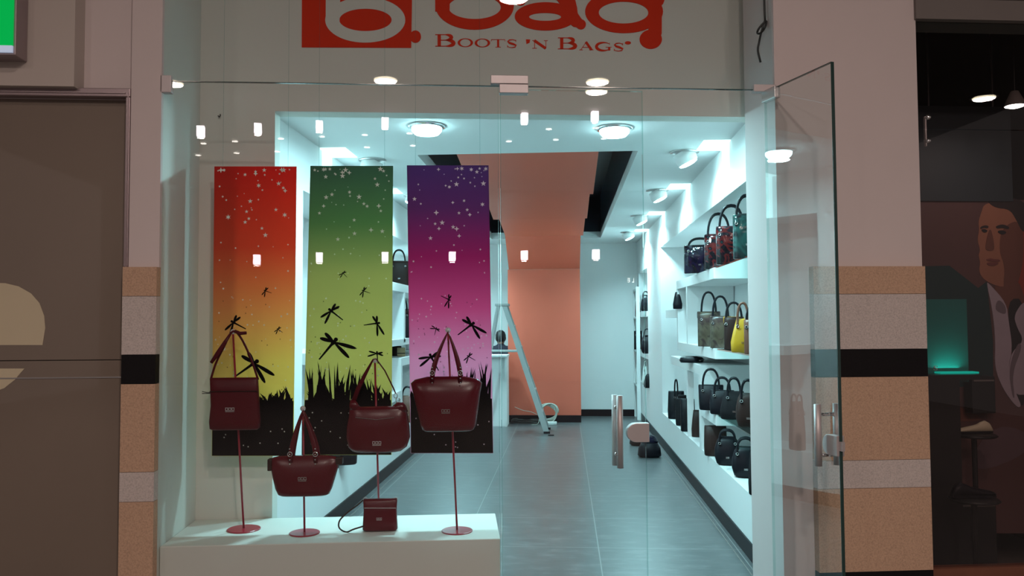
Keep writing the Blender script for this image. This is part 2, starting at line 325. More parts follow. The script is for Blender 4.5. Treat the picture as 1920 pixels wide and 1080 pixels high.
# ================================================================== glazing
ZD = fa(620, 157.5, GN)[1]
g = thing('glass_pane', 'large clear fixed pane of the shop window in front of the banners', 'window', F(-1, GN, 0))
a937 = fa(937, 600, GN)[0]
MB().fbox(aL+.004, a937-.002, GN-.006, GN+.006, .0, ZD-.003).build('pane', 'glass', g, world=True)
MB().fbox(a937-.0045, a937-.002, GN-.0065, GN+.0065, .0, ZD-.003).build('polished_edge', 'shelfglass', g, world=True)
pc = [fa(303, 143, GN), fa(323, 175, GN)]
MB().fbox(pc[0][0], pc[1][0], GN-.02, GN+.02, pc[1][1], pc[0][1]).build('corner_clamp', 'satin', g, world=True, bevel=.002)
g = thing('transom_pane', 'clear glass pane above the doors across the whole shop front', 'window', F(0, GN, ZD))
MB().fbox(aL+.004, aR-.004, GN-.006, GN+.006, ZD+.003, HI).build('pane', 'glass', g, world=True)
MB().fbox(aL+.004, aR-.004, GN-.007, GN+.007, ZD-.0005, ZD+.0025).build('bottom_edge', 'edge', g, world=True)
MB().fbox(aL+.004, aR-.004, GN-.006, GN+.006, HI, HI+.04).build('top_channel', 'satin', g, world=True)
p0, p1 = fa(920, 143, GN), fa(990, 177, GN)
MB().fbox(p0[0], p1[0], GN-.022, GN+.022, fa(950, 159, GN)[1], p0[1]).build('patch_fitting', 'satin', g, world=True, bevel=.002)
p0, p1 = fa(1411, 160, GN), fa(1453, 174, GN)
MB().fbox(p0[0], p1[0], GN-.02, GN+.02, p1[1], p0[1]).build('patch_fitting', 'satin', g, world=True, bevel=.002)
# closed door leaf
dr = thing('glass_door', 'closed clear glass door leaf beside the fixed pane', 'door', F(fa(940, 600, GN)[0], GN, 0))
d0, d1 = fa(939.5, 600, GN)[0], fa(1209, 600, GN)[0]
MB().fbox(d0, d1, GN-.006, GN+.006, .01, ZD-.014).build('pane', 'glass', dr, world=True)
e = MB(); e.fbox(d1-.003, d1+.001, GN-.0062, GN+.0062, .01, ZD-.014); e.fbox(d0-.001, d0+.003, GN-.0062, GN+.0062, .01, ZD-.014); e.fbox(d0, d1, GN-.0062, GN+.0062, ZD-.0165, ZD-.013)
e.build('polished_edge', 'shelfglass', dr, world=True)
p0, p1 = fa(936, 160, GN), fa(990, 177, GN)
MB().fbox(p0[0], p1[0], GN-.025, GN+.025, p1[1], p0[1]).build('hinge_clamp', 'satin', dr, world=True, bevel=.002)
def pull(parent, a, z0, z1, fr, off=.045, side=-1, posts=(.17, .83), r=.0155):
    mb = MB(); mb.tube([fr(a, side*off, z0), fr(a, side*off, z1)], r, 16); h = mb.build('handle', 'satin', parent, smooth=True, world=True)
    for t in posts:
        z = z0+(z1-z0)*t; MB().tube([fr(a, 0, z), fr(a, side*off, z)], r*.55, 12).build('standoff', 'chrome', h, smooth=True, world=True)
frd = lambda a, n, z: F(a, GN+n, z)
ah, zt = fa(1162, 742, GN-.05); zb = fa(1162, 878, GN-.05)[1]
pull(dr, ah, zb, zt, frd); pull(dr, fa(1152, 742, GN+.05)[0]-.0, fa(1152, 872, GN+.05)[1], fa(1152, 740, GN+.05)[1], frd, side=1)
l0, l1 = fa(1174, 793, GN), fa(1216, 828, GN); rr_ = (l0[1]-l1[1])/2; zc = (l0[1]+l1[1])/2
pts = [(l0[0]+rr_+rr_*math.cos(t), zc+rr_*math.sin(t)) for t in [PI/2+PI*i/16 for i in range(17)]]+[(l1[0], l1[1]), (l1[0], l0[1])]
lk = MB(); lk.prism(pts, lambda u, v, d: F(u, GN+d, v), -.022, .022); lk.build('lock_case', 'satin', dr, world=True, bevel=.003)
# open door leaf, swung out towards the viewer
hz = Vector(fw(1437, 300, GN)); fz = None
d_ = ray(1560, 112); t_ = (ZD-EYE)/d_.z; fe = Vector((d_.x*t_, d_.y*t_, 0)); he = Vector((hz.x, hz.y, 0))
ux = (fe-he); LEN = ux.length; ux.normalize(); uy = Vector((-ux.y, ux.x, 0))
def D(a, n, z): q = he+ux*a+uy*n; return Vector((q.x, q.y, z))
od = thing('glass_door', 'open glass door leaf swung outward in front of the right column', 'door', he)
MB().box(0.004, LEN, -.006, .006, .01, ZD-.01, fn=D).build('pane', 'doorglass', od, world=True)
MB().box(LEN-.001, LEN+.003, -.0075, .0075, .01, ZD-.01, fn=D).box(0, LEN, -.0064, .0064, ZD-.012, ZD-.009, fn=D).build('polished_edge', 'edge', od, world=True); MB().box(0, .004, -.0065, .0065, .01, ZD-.01, fn=D).build('hinge_side_edge', 'shelfglass', od, world=True)
hc = MB().box(-.01, .10, -.016, .016, ZD-.062, ZD-.005, fn=D).build('hinge_clamp', 'steel', od, world=True, bevel=.002)
for i in range(3): MB().tube([D(.01+.035*i, .016, ZD-.034), D(.01+.035*i, .019, ZD-.034)], .005, 10).build('screw', 'chrome', hc, world=True)
def dz(py, a=.4): # height of a pixel row on the open leaf
    q = D(a, 0, 0); d = ray(1545, py); return EYE+d.z*(q.y/d.y)
zt, zb = dz(757), dz(872)
frD = lambda a, n, z: D(a, n, z)
pull(od, LEN-.085, zb, zt, frD, off=.05, side=1); pull(od, LEN-.085, zb+.0, zt, frD, off=.05, side=-1)
zl = dz(831)
pts = [(LEN-.01-.05-.035*math.sin(PI*i/12), zl+.045*math.cos(PI*i/12)) for i in range(13)]+[(LEN-.0, zl-.045), (LEN-.0, zl+.045)]
lk = MB().prism(pts, lambda u, v, d: D(u, d, v), -.02, .02).build('lock_case', 'satin', od, world=True, bevel=.003)
MB().ball(D(LEN-.045, .035, zl), .02, 16).build('lock_knob', 'chrome', lk, smooth=True, world=True)
MB().box(LEN, LEN+.018, -.008, .008, zl-.02, zl+.02, fn=D).build('latch_bolt', 'satin', lk, world=True)

# ================================================================== sign painted on the front wall
PN = DN-.003
def LP(u, v, d):            # sign drawn in its own plane
    a, z = fa(u, v, DN); return F(a, DN-d, z)
sg = thing('shop_sign', 'red shop lettering on the white wall above the glass doors', 'sign', F(fa(905, 40, DN)[0], DN, fa(905, 95, DN)[1]))
mb = MB(); mb.prism([(567, -150), (775, -150), (771, 90), (566, 89)], LP, 0, .004); mb.prism(ell(779, 69, 10.5, 11.5, 24), LP, .0005, .0045)
mb.build('logo_square', 'logored', sg, world=True)
mb = MB(); mb.ring(ell(685, 38, 75, 42.5, 48), ell(685.5, 38, 49, 21, 48), LP, .004, .006); mb.prism([(611.5, -95), (640, -95), (637, 40), (611, 45)], LP, .004, .0062)
mb.build('letter', 'bulk', sg, world=True)
mb = MB(); mb.ring(ell(890, 11, 73.5, 45, 48), ell(890, 14, 49, 22, 48), LP, 0, .004); mb.prism([(816, -95), (845, -95), (843, 20), (816, 22)], LP, 0, .0042); mb.build('letter', 'logored', sg, world=True)
def stroke(pts, w0, w1=None):
    n = len(pts); out1 = []; out2 = []
    for i, (x, y) in enumerate(pts):
        ax, ay = pts[max(0, i-1)]; bx, by = pts[min(n-1, i+1)]; dx, dy = bx-ax, by-ay; l = math.hypot(dx, dy) or 1
        w = (w0(i/(n-1)) if callable(w0) else w0+((w1 if w1 is not None else w0)-w0)*i/(n-1))/2
        out1.append((x-dy/l*w, y+dx/l*w)); out2.append((x+dy/l*w, y-dx/l*w))
    return out1, out2
def sstroke(mb, pts, w0, w1=None, fn=LP, d0=0, d1=.004, mi=0):
    a, b = stroke(pts, w0, w1)
    for i in range(len(pts)-1): mb.prism([a[i], a[i+1], b[i+1], b[i]], fn, d0, d1, mi)
mb = MB(); mb.ring(ell(1023, 31, 58, 26.5, 48), ell(1022, 32, 30, 7.5, 48), LP, 0, .004)
sstroke(mb, [(975, 4), (985, -9), (1005, -18), (1030, -18), (1052, -12), (1064, 2), (1068, 18), (1072, 32), (1082, 42), (1090, 46)], lambda t: 14+16*math.sin(PI*t)**.7, d1=.0046)
mb.prism(ell(1089, 46, 9.5, 9.5, 20), LP, 0, .0043); mb.prism(ell(976, 3, 9, 8, 20), LP, 0, .0043); mb.build('letter', 'logored', sg, world=True)
mb = MB(); mb.ring(ell(1170, 22, 73, 40.5, 48), ell(1169, 24, 46.5, 20.5, 48), LP, 0, .004)
sstroke(mb, [(1227, -30), (1228, 0), (1228, 40), (1228, 62), (1224, 74), (1214, 79)], 25, d1=.0046); mb.prism(ell(1220, 74, 21, 18, 26), LP, 0, .0043); mb.prism([(1216, -14), (1248, -6), (1243, 8), (1238, 12), (1220, 6)], LP, 0, .0044)
mb.build('letter', 'logored', sg, world=True)
def glyph(mb, ch, x, y, w, h, fn=LP, d1=.003):
    def q(pts): return [(x+u*w, y-v*h) for u, v in pts]
    t = h*.055; T = w*.15
    P = lambda pts: mb.prism(q(pts), fn, 0, d1)
    def st(pts, a, b=None): sstroke(mb, q(pts), a, b, fn, 0, d1)
    def bar(u0, u1, v): st([(u0, v), (u1, v)], t)
    if ch in 'BTN' or ch == 'L' or ch == 'E':
        pass
    if ch == 'B':
        st([(.2, 0), (.2, 1)], T*1.1); bar(0, .55, .03); bar(0, .5, .97); bar(.2, .55, .52)
        st([(.5+.30*math.sin(PI*i/10), .745-.225*math.cos(PI*i/10)) for i in range(11)], lambda s_: t+T*math.sin(PI*s_))
        st([(.53+.38*math.sin(PI*i/10), .275-.245*math.cos(PI*i/10)) for i in range(11)], lambda s_: t+T*1.1*math.sin(PI*s_))
    if ch == 'O': mb.ring([(x+w*(.5+.5*math.cos(2*PI*i/28)), y-h*(.5+.52*math.sin(2*PI*i/28))) for i in range(28)], [(x+w*(.5+.34*math.cos(2*PI*i/28)), y-h*(.5+.45*math.sin(2*PI*i/28))) for i in range(28)], fn, 0, d1)
    if ch == 'T': st([(.5, 0), (.5, 1)], T); bar(0, 1, .97); bar(.3, .7, .03); st([(.03, 1), (0, .75)], t); st([(.97, 1), (1, .75)], t)
    if ch == 'S': st([(.85, .80), (.80, .92), (.55, 1), (.25, .95), (.12, .78), (.25, .60), (.6, .45), (.88, .28), (.8, .08), (.5, 0), (.2, .05), (.08, .22)], lambda s_: t+T*1.0*math.sin(PI*s_)**3); st([(.87, .98), (.86, .72)], t); st([(.08, .02), (.07, .3)], t)
    if ch == 'N': st([(.15, 0), (.15, 1)], t*1.2); st([(.88, 0), (.88, 1)], t*1.2); st([(.13, 1), (.87, 0)], T*1.1); bar(0, .3, .02); bar(.0, .2, .98); bar(.75, 1, .98)
    if ch == 'A': st([(.1, 0), (.48, 1)], t*1.2); st([(.46, 1.02), (.86, 0)], T*1.1); bar(.22, .74, .34); bar(0, .25, .02); bar(.68, 1, .02)
    if ch == 'G': st([(.5+.46*math.cos(a), .5+.5*math.sin(a)) for a in [R(45+i*14) for i in range(21)]], lambda s_: t+T*math.sin(PI*s_)**1.5); st([(.84, .02), (.84, .42)], T*.9); bar(.62, 1, .42); st([(.86, .98), (.86, .72)], t)
    if ch == "'": P([(.1, 1), (.9, .98), (.8, .62), (.2, .45)])
    if ch == '.': mb.prism(ell(x+w/2, y-h/2, w/2, h/2, 16), fn, 0, d1)
for ch, x0, x1, yb, h in (('B', 816, 854, 87.5, 23), ('O', 858, 887, 88, 15.5), ('O', 890, 919, 88.5, 15.5), ('T', 921, 947, 89, 15), ('S', 950, 970, 89.5, 15), ("'", 985, 995, 90, 16), ('N', 998, 1027, 91, 15), ('B', 1046, 1082, 92.5, 22), ('A', 1086, 1113, 94, 15), ('G', 1117, 1147, 95, 15), ('S', 1150, 1170, 96, 15), ('.', 1171.5, 1183, 83.5, 6)):
    mb = MB(); glyph(mb, ch, x0, yb, x1-x0, h); mb.build('letter', 'logored', sg, world=True)

# ================================================================== lamps of the shop, and glow painted for their beams
def arealight(name, loc, size, power, col, parent, shape='DISK', rot=(0, 0, 0), spread=180):
    l = bpy.data.lights.new(name, 'AREA'); l.shape = shape; l.size = size; l.energy = power; l.color = col; l.spread = R(spread)
    o = bpy.data.objects.new(name, l); C.objects.link(o); o.parent = parent; o.location = loc; o.rotation_euler = rot; return o
def dome(px, py, lbl):
    p = atz(px, py, CEIL); t = thing('ceiling_light', lbl, 'ceiling light', (p.x, p.y, CEIL), 0, 'round ceiling lamps near the entrance')
    MB().lathe([(.125, 0), (.125, -.010), (.108, -.018), (.101, -.018)], (0, 0, 0), 32).build('rim', 'chrome', t, smooth=True)
    MB().lathe([(.100, -.018), (.098, -.035), (.08, -.055), (.04, -.064), (.001, -.066)], (0, 0, 0), 32).build('diffuser', 'lampw', t, smooth=True)
    arealight('lamp', (0, 0, -.075), .16, CEIL_POWER*1.6, COOL, t)
dome(800, 236, 'round glowing ceiling lamp above the purple banner'); dome(1152, 240, 'round glowing ceiling lamp above the glass door')
def spot(X, Y, s, lbl, pw=1, grp='tilted ceiling spots along the walls'):
    t = thing('ceiling_spot', lbl, 'ceiling light', (X, Y, CEIL), 0, grp)
    MB().lathe([(.11, 0), (.11, -.008), (.085, -.012)], (0, 0, 0), 28).build('rim', 'steel', t, smooth=True)
    rot = Matrix.Rotation(s*R(26), 3, 'Y')
    MB().lathe([(.08, .03), (.085, -.02), (.08, -.06), (.075, -.064), (.066, -.05)], (0, 0, -.03), 28, rot=rot).build('shade', 'white', t, smooth=True)
    MB().lathe([(.072, -.058), (.068, -.072), (.04, -.08), (.001, -.082)], (0, 0, -.03), 24, rot=rot).build('bulb', 'lampw', t, smooth=True)
    v = rot @ Vector((0, 0, -.10)); arealight('lamp', (v.x, v.y, v.z-.03), .11, CEIL_POWER*pw, COOL, t, rot=(0, s*R(12), 0), spread=150)
SY = [5.95, 7.75, 9.65, 11.45]
nm = ['nearest', 'second', 'third', 'farthest']
for i, y in enumerate(SY):
    spot(.93, y+.22, -1, '%s tilted ceiling spot along the right shelf wall' % nm[i], (.35, .5, .8, 1.5)[i])
    spot(-1.52, y+.30, 1, '%s tilted ceiling spot along the left shelf wall' % nm[i], (.45, .6, .9, 1.7)[i])
for s, X in ((1, XR), (-1, XL)):  # spot beams on ceiling and wall imitated by glowing plates, no real fixtures
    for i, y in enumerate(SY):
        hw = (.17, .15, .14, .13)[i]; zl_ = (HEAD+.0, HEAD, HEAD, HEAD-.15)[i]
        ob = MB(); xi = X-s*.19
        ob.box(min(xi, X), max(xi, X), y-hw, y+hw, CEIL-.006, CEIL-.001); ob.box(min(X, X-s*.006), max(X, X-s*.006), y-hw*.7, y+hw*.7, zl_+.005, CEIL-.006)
        o = ob.build('painted_beam', 'strip'); tag(o, '%s L-shaped glowing patch painted as a spot beam from ceiling down %s wall' % (nm[i], 'right' if s > 0 else 'left'), 'painted light', 'painted spot beams')

# ================================================================== mall lamps behind the viewer, seen in the glass
def refl(px, py, z=None, dist=None):
    d = ray(px, py)
    t = (z-EYE)/d.z if z else dist/math.hypot(d.x, d.y)
    v = Vector((d.x*t, d.y*t, EYE+d.z*t)); a, n = fn_of(v); return F(a, 2*GN-n, v.z)
for px, py, w_ in ((723, 152, 'in the pane above the green banner'), (1120, 155, 'above the closed glass door'), (963, -3, 'over the red shop lettering'), (322, 158, 'at the left corner clamp'), (1118, 173, 'under the closed door top edge, added to double the reflection above'), (1845, 185, 'in the dark shop window at right')):  # the lamp under the door edge is added to imitate a doubled reflection
    p = refl(px, py, 4.97); t = thing('mall_downlight', 'large warm mall downlight mirrored '+w_, 'ceiling light', (p.x, p.y, 5.0), 0, 'large mall downlights')
    MB().lathe([(.20, 0), (.20, -.02), (.17, -.02)], (0, 0, 0), 28).build('rim', 'steel', t); MB().lathe([(.165, -.021), (.16, -.03), (.001, -.031)], (0, 0, 0), 28).build('lens', 'lampo', t)
    arealight('lamp', (0, 0, -.04), .3, MALL_POWER, WARM, t)
proto = None
ORD = ['leftmost', 'second', 'third', 'fourth', 'fifth', 'sixth', 'seventh', 'eighth', 'ninth', 'tenth']
for k_, (px, py) in enumerate(((382, 269), (441, 265), (527, 260), (604, 256), (684, 253), (768, 250), (372, 291), (444, 287), (520, 284), (605, 280), (688, 276), (774, 273), (954, 265), (1029, 242), (1117, 240), (1042, 262), (1132, 260))):
    p = refl(px, py, 4.98); o = MB().lathe([(.055, 0), (.055, -.01), (.001, -.012)], p, 16).build('small_downlight', 'tinylamp'); tag(o, 'small mall downlight mirrored in the glass, '+([ORD[k_]+' of the upper row' for k_ in range(6)]+[ORD[k_]+' of the lower row' for k_ in range(6)]+['lower row right of purple banner', 'upper row centre over the door', 'upper row rightmost beside the lamp', 'lower row centre over the door', 'lower row rightmost beside the lamp'])[k_], 'ceiling light', 'small mall downlights')
for ri, row in enumerate((((377, 247), (484, 242), (599, 237), (722, 231), (983, 222), (1115, 219)), ((482, 487), (599, 483), (722, 482), (848, 481), (983, 479), (1117, 477)))):
    for k_, (px, py) in enumerate(row):
        p = refl(px, py, dist=13+ri*.8); hw, hh = .055, .082
        t = thing('hanging_lantern', 'square white mall lantern mirrored in the glass, %s of the %s row' % (ORD[k_], ('upper', 'lower')[ri]), 'lamp', (p.x, p.y, p.z-hh), 0, 'square mall lanterns')
        MB().box(-hw, hw, -hw, hw, 0, 2*hh).build('shade', 'lantern', t, bevel=.004)
        MB().tube([(0, 0, 2*hh), (0, 0, 5.0-(p.z-hh))], .004, 6).build('cord', 'cable', t)
        arealight('lamp', (0, 0, -.02), .1, 2.0, WARM, t)

ls = None
q0 = refl(1178, 529, dist=17); ls = thing('mall_sign', 'small white lit lettering across the mall mirrored beside the shelves', 'sign', q0)
for ch, (u0, u1) in (('E', (1176, 1181)), ('L', (1184, 1189))):
    P_ = lambda u, v, d: refl(u, v, dist=17+d)
    mb = MB(); L_ = u1-.2
    mb.prism([(L_-1.4, 521.5), (L_, 521.5), (L_, 529.5), (L_-1.4, 529.5)], P_, 0, .03)
    for v_ in ((521.5, 525.1, 528.2) if ch == 'E' else (528.2,)): mb.prism([(u0, v_), (L_, v_), (L_, v_+1.3), (u0, v_+1.3)], P_, -.002, .028)
    mb.build('letter', 'tinylamp', ls, world=True)
# ================================================================== plinth and banners
p0, p1 = aL+.002, fa(938, 1010, GN+.03)[0]; ZP = fa(600, 1018, GN+.03)[1]
pl = MB().fbox(p0, p1, GN+.03, DN-.002, 0, ZP).build('display_plinth', 'bulk', bevel=.004); tag(pl, 'long low white display plinth under the banners behind the glass', 'plinth')
BN = 4.27
def dragonfly(mb, cx, cy, L_, ang, fn, d0, d1, mi, flip=1):
    ca, sa = math.cos(ang), math.sin(ang)
    def T(u, v): return (cx+(u*ca-v*sa)*L_, cy+(u*sa+v*ca)*L_)
    body = [(-.06, -.06), (.06, -.1), (.2, -.05), (1.0, -.03), (1.02, .03), (.2, .06), (.06, .1), (-.06, .06)]
    mb.prism([T(u, v) for u, v in body], fn, d0, d1, mi); mb.prism([T(-.1+.09*math.cos(a), .09*math.sin(a)) for a in [PI*i/5 for i in range(10)]], fn, d0, d1, mi)
    for a2, ln in (((70, .95), (102, .82), (-74, .62), (-104, .55)) if flip > 0 else ((74, .62), (104, .55), (-76, .95), (-106, 1.0))):
        a2 = R(a2+flip*8); w = []
        for i in range(14):
            t = 2*PI*i/14; u = (.5+.5*math.cos(t))*ln; v = .10*math.sin(t)*(.55+.45*(u/ln)); w.append(T(u*math.cos(a2)-v*math.sin(a2)+.04, u*math.sin(a2)+v*math.cos(a2)))
        mb.prism(w, fn, d0, d1, mi)
def star(mb, cx, cy, r, k, fn, d0, d1, mi):
    n = k*2; mb.prism([(cx+(r if i % 2 == 0 else r*.38)*math.cos(PI*2*i/n-PI/2), cy+(r if i % 2 == 0 else r*.38)*math.sin(PI*2*i/n-PI/2)) for i in range(n)], fn, d0, d1, mi)
def banner(q, stops, flies, dark, lbl, seed, tint, gtop):
    (xl0, xr0, y0), (xl1, xr1, y1) = q; rnd = random.Random(seed)
    cz = [fa(xl1, y1, BN)[1], fa(xr1, y1, BN)[1]]; ct = fa((xl0+xr0)/2, y0, BN)
    tl, tr, bl, br = fa(xl0, y0, BN), fa(xr0, y0, BN), fa(xl1, y1, BN), fa(xr1, y1, BN)
    def fn(u, v, d):
        a, z = fa(u, v, BN); return F(a, BN-d, z)
    mb = MB(); mb.prism([(xl0, y0), (xr0, y0), (xr1, y1), (xl1, y1)], fn, -.005, 0, 0)
    H_ = y1-y0
    def ex(t): return xl0+(xl1-xl0)*t, xr0+(xr1-xr0)*t
    for i in range(150):
        t = rnd.random()**2.0 if i < 105 else .45+.53*rnd.random(); l, r_ = ex(t); x = l+5+rnd.random()*(r_-l-10); y = y0+6+t*(H_-14)
        big = t < .25 and rnd.random() < .5
        k = rnd.choice((4, 5, 5, 6)); rad = rnd.uniform(3.2, 5.6) if big else rnd.uniform(1.2, 2.6)
        star(mb, x, y, rad, k, fn, 0, .0008, 1)
    for i in range(34):
        t = .45+.5*rnd.random(); l, r_ = ex(t); star(mb, l+6+rnd.random()*(r_-l-12), y0+t*H_, 1.6, 5, fn, 0, .0009, 3)
    # grass silhouette with blades; bottom solid
    l, r_ = ex(.82); gy = y0+H_*.81
    mb.prism([(l+1, gy), (r_-1, gy), (xr1-.5, y1-.5), (xl1+.5, y1-.5)], fn, 0, .001, 2)
    for i in range(92):
        t = rnd.random(); x = l+4+t*(r_-l-8); w = rnd.uniform(3.5, 8); top = gtop(t)+rnd.uniform(0, 1)**1.5*(gy-gtop(t)); x2 = min(r_-2, max(l+2, x+rnd.uniform(-14, 14)))
        mb.prism([(max(l+1, x-w/2), gy+2), ((x-w*.45+x2)/2-w*.22+(x-x2)*.12, (gy+top)/2), (x2, top), ((x+w*.45+x2)/2+w*.1+(x-x2)*.12, (gy+top)/2), (min(r_-1, x+w/2), gy+2)], fn, 0, .0011+.00001*i, 2)
    for (x, y, L_, ang, fl) in flies: dragonfly(mb, x, y, L_, R(ang), fn, 0, .0016, 2, fl)
    for i in range(14):
        t = .84+.14*rnd.random(); l2, r2 = ex(t); star(mb, l2+6+rnd.random()*(r2-l2-12), y0+t*H_, 1.7, 6, fn, .0008, .0020, 1)
    zb_ = min(v.z for v in mb.v); zt_ = max(v.z for v in mb.v)
    root = thing('banner', lbl, 'banner', F((tl[0]+tr[0])/2, BN, zb_), 0, 'printed banners hung in the window')
    bmn = banner_mat('banner_print_'+str(seed), stops, zb_, zt_)
    mb.build('printed_sheet', [bmn, M[tint], M['ink'], M[dark]], root, world=True)
    for x in (xl0+16, xr0-16):
        a, z = fa(x, y0, BN); MB().tube([F(a, BN, z-.01), F(a, BN, HI)], .0012, 5).build('hanging_thread', 'nylon', root, world=True)
M['ink'] = mat('black_print', (.006, .005, .006), .7, spec=.05); M['starw'] = mat('pale_star_print', (.80, .82, .74), .6); M['starr'] = mat('pink_star_print', (.85, .75, .82), .6)
M['dk1'] = mat('brown_dot_print', (.22, .10, .03), .6); M['dk2'] = mat('green_dot_print', (.06, .09, .02), .6); M['dk3'] = mat('plum_dot_print', (.20, .04, .10), .6)
banner(((402, 556, 312), (397, 550, 855)), [(0, (240, 228, 150)), (.32, (242, 218, 140)), (.5, (240, 178, 120)), (.72, (230, 108, 80)), (1, (222, 66, 60))],
       [(497, 545, 13, 20, 1), (437, 604, 27, 28, 1), (521, 617, 11, 35, 1), (478, 680, 45, 145, -1)], 'dk1', 'orange to yellow banner with stars, dragonflies and black grass', 3, 'starw',
       lambda t: 770-50*t if t > .3 else 745-60*t)
banner(((582, 737, 311), (568, 734, 853)), [(0, (222, 214, 150)), (.35, (214, 206, 142)), (.62, (190, 186, 130)), (.8, (122, 148, 106)), (1, (94, 122, 104))],
       [(643, 512, 11, 45, 1), (681, 545, 14, 20, 1), (620, 582, 29, 38, 1), (627, 640, 44, 130, -1), (708, 606, 26, 172, -1), (707, 662, 20, 85, 1)], 'dk2', 'green banner with stars, dragonflies and tall black grass', 5, 'starw',
       lambda t: 668+abs(t-.3)*85)
banner(((763, 916, 310), (770, 925, 850)), [(0, (242, 198, 218)), (.32, (238, 180, 206)), (.5, (218, 116, 160)), (.68, (178, 66, 122)), (.85, (128, 76, 122)), (1, (112, 80, 128))],
       [(842, 562, 17, 205, -1), (818, 616, 13, 105, 1), (885, 608, 33, 143, -1), (808, 668, 30, 62, 1), (878, 668, 15, 30, 1)], 'dk3', 'purple to pink banner with stars, dragonflies and black grass', 9, 'starr',
       lambda t: 672+ (1-t)*60)

# ================================================================== display stands and the dark red bags on them
def studs(mb, pts, r=.004):
    for p in pts: mb.ball(p, r, 8)
def flatstrap(path, w, th): return path
def strap(name, path, w, th, m_, parent, up=(0, 1, 0)):
    return MB().tube(smooth(path), w/2, 8, flat=th/w, up=up).build(name, m_, parent, smooth=True)
def emblem(parent, x, y, z, s=1.0, m_='silver'):
    mb = MB()
    for i in range(3):
        cx = x+(i-1)*.012*s; mb.ring([(cx+u*.005*s, z+v*.006*s) for u, v in ((-1, -1), (1, -1), (1, 1), (-1, 1))], [(cx+u*.003*s, z+v*.004*s) for u, v in ((-1, -1), (1, -1), (1, 1), (-1, 1))], lambda u, v, d: (u, y+d, v), -.002, .0)
    mb.box(x-.017*s, x+.017*s, y-.002, y, z-.0105*s, z-.0085*s)
    mb.build('logo_plate', m_, parent)
def stand(pxb, pyb, pxt, pyt, r, lbl):
    q = atz(pxb, pyb, ZP); a, n = fn_of(q)
    t = thing('bag_stand', lbl, 'display stand', (q.x, q.y, ZP), PHI, 'red pole stands on the plinth')
    ta, tz = fa(pxt, pyt, n); dx = (ta-a)
    MB().lathe([(r, 0), (r, .004), (r-.003, .006), (.012, .0075), (.001, .0075)], (0, 0, .0005), 40).build('base', 'red', t)
    MB().tube([(0, 0, .005), (dx, 0, tz-ZP-.012)], .0052, 12).build('pole', 'red', t, smooth=True)
    MB().ball((dx, 0, tz-ZP), .014, 14).build('knob', 'knobg', t, smooth=True)
    return a, n, tz
M['knobg'] = mat('pearly_knob', (.65, .6, .6), .15, .3)
def bagroot(px, py, n, lbl, rz=0):
    a, z = fa(px, py, n); q = F(a, n, z); r_ = thing('handbag', lbl, 'handbag', q, PHI+rz, 'dark red handbags in the window')
    sc = n/1500*1.0
    def U(x, y): aa, zz = fa(x, y, n); return aa-a, zz-z
    return r_, U
# 1 shoulder bag on the left stand
a1, n1, z1 = stand(457, 993, 437, 622, .083, 'tall red pole stand at the left end of the plinth')
n = n1-.05; rt, U = bagroot(439, 805, n, 'flat square dark red shoulder bag hanging on the leftmost stand')
def secs(U, rows, dep):
    o = []
    for (y, xl, xr, k) in rows: o.append((U(0, y)[1] if False else U((xl+xr)/2, y)[1], U(xl, y)[0], U(xr, y)[0], dep*k))
    return o
MB().loft(secs(U, [(806, 399, 482, .5), (803, 394, 487, .9), (790, 393, 488, 1), (760, 396, 486, .95), (730, 395, 485, .8), (712, 394, 484, .55), (708, 395, 483, .3)], .028), ex=5).build('body', 'redlea', rt, smooth=True)
zz = U(440, 733)[1]; MB().tube([(U(396, 733)[0], -.026, zz), (U(485, 733)[0], -.026, zz)], .0025, 6).build('zip_seam', 'brown', rt)
emblem(rt, U(434, 766)[0], -.029, U(434, 766)[1], 1.3, 'satin')
def P3(U, x, y, d=0): u, v = U(x, y); return (u, d, v)
strap('strap', [P3(U, 395, 712, 0), P3(U, 405, 682, -.005), P3(U, 420, 652, -.01), P3(U, 437, 622, -.014), P3(U, 452, 632, -.012), P3(U, 470, 670, -.005), P3(U, 484, 712, 0)], .011, .004, 'redlea', rt)
MB().tube([P3(U, 434, 626, -.02), P3(U, 424, 642, -.022), P3(U, 411, 662, -.022), P3(U, 398, 680, -.02)], [.006, .010, .012, .008], 8, flat=.4, up=(0, 1, 0)).build('strap_pad', 'redlea', rt, smooth=True)
MB().tube([P3(U, 442, 621, -.018), P3(U, 452, 625, -.02), P3(U, 464, 624, -.02)], [.009, .009, .008], 8).build('strap_fold', 'redlea', rt, smooth=True)
MB().tube([P3(U, 397, 736, 0), P3(U, 388, 736, 0), P3(U, 379, 734, 0), P3(U, 379, 738, 0), P3(U, 397, 737.5, 0)], .0018, 6).build('side_loop', 'blk', rt)
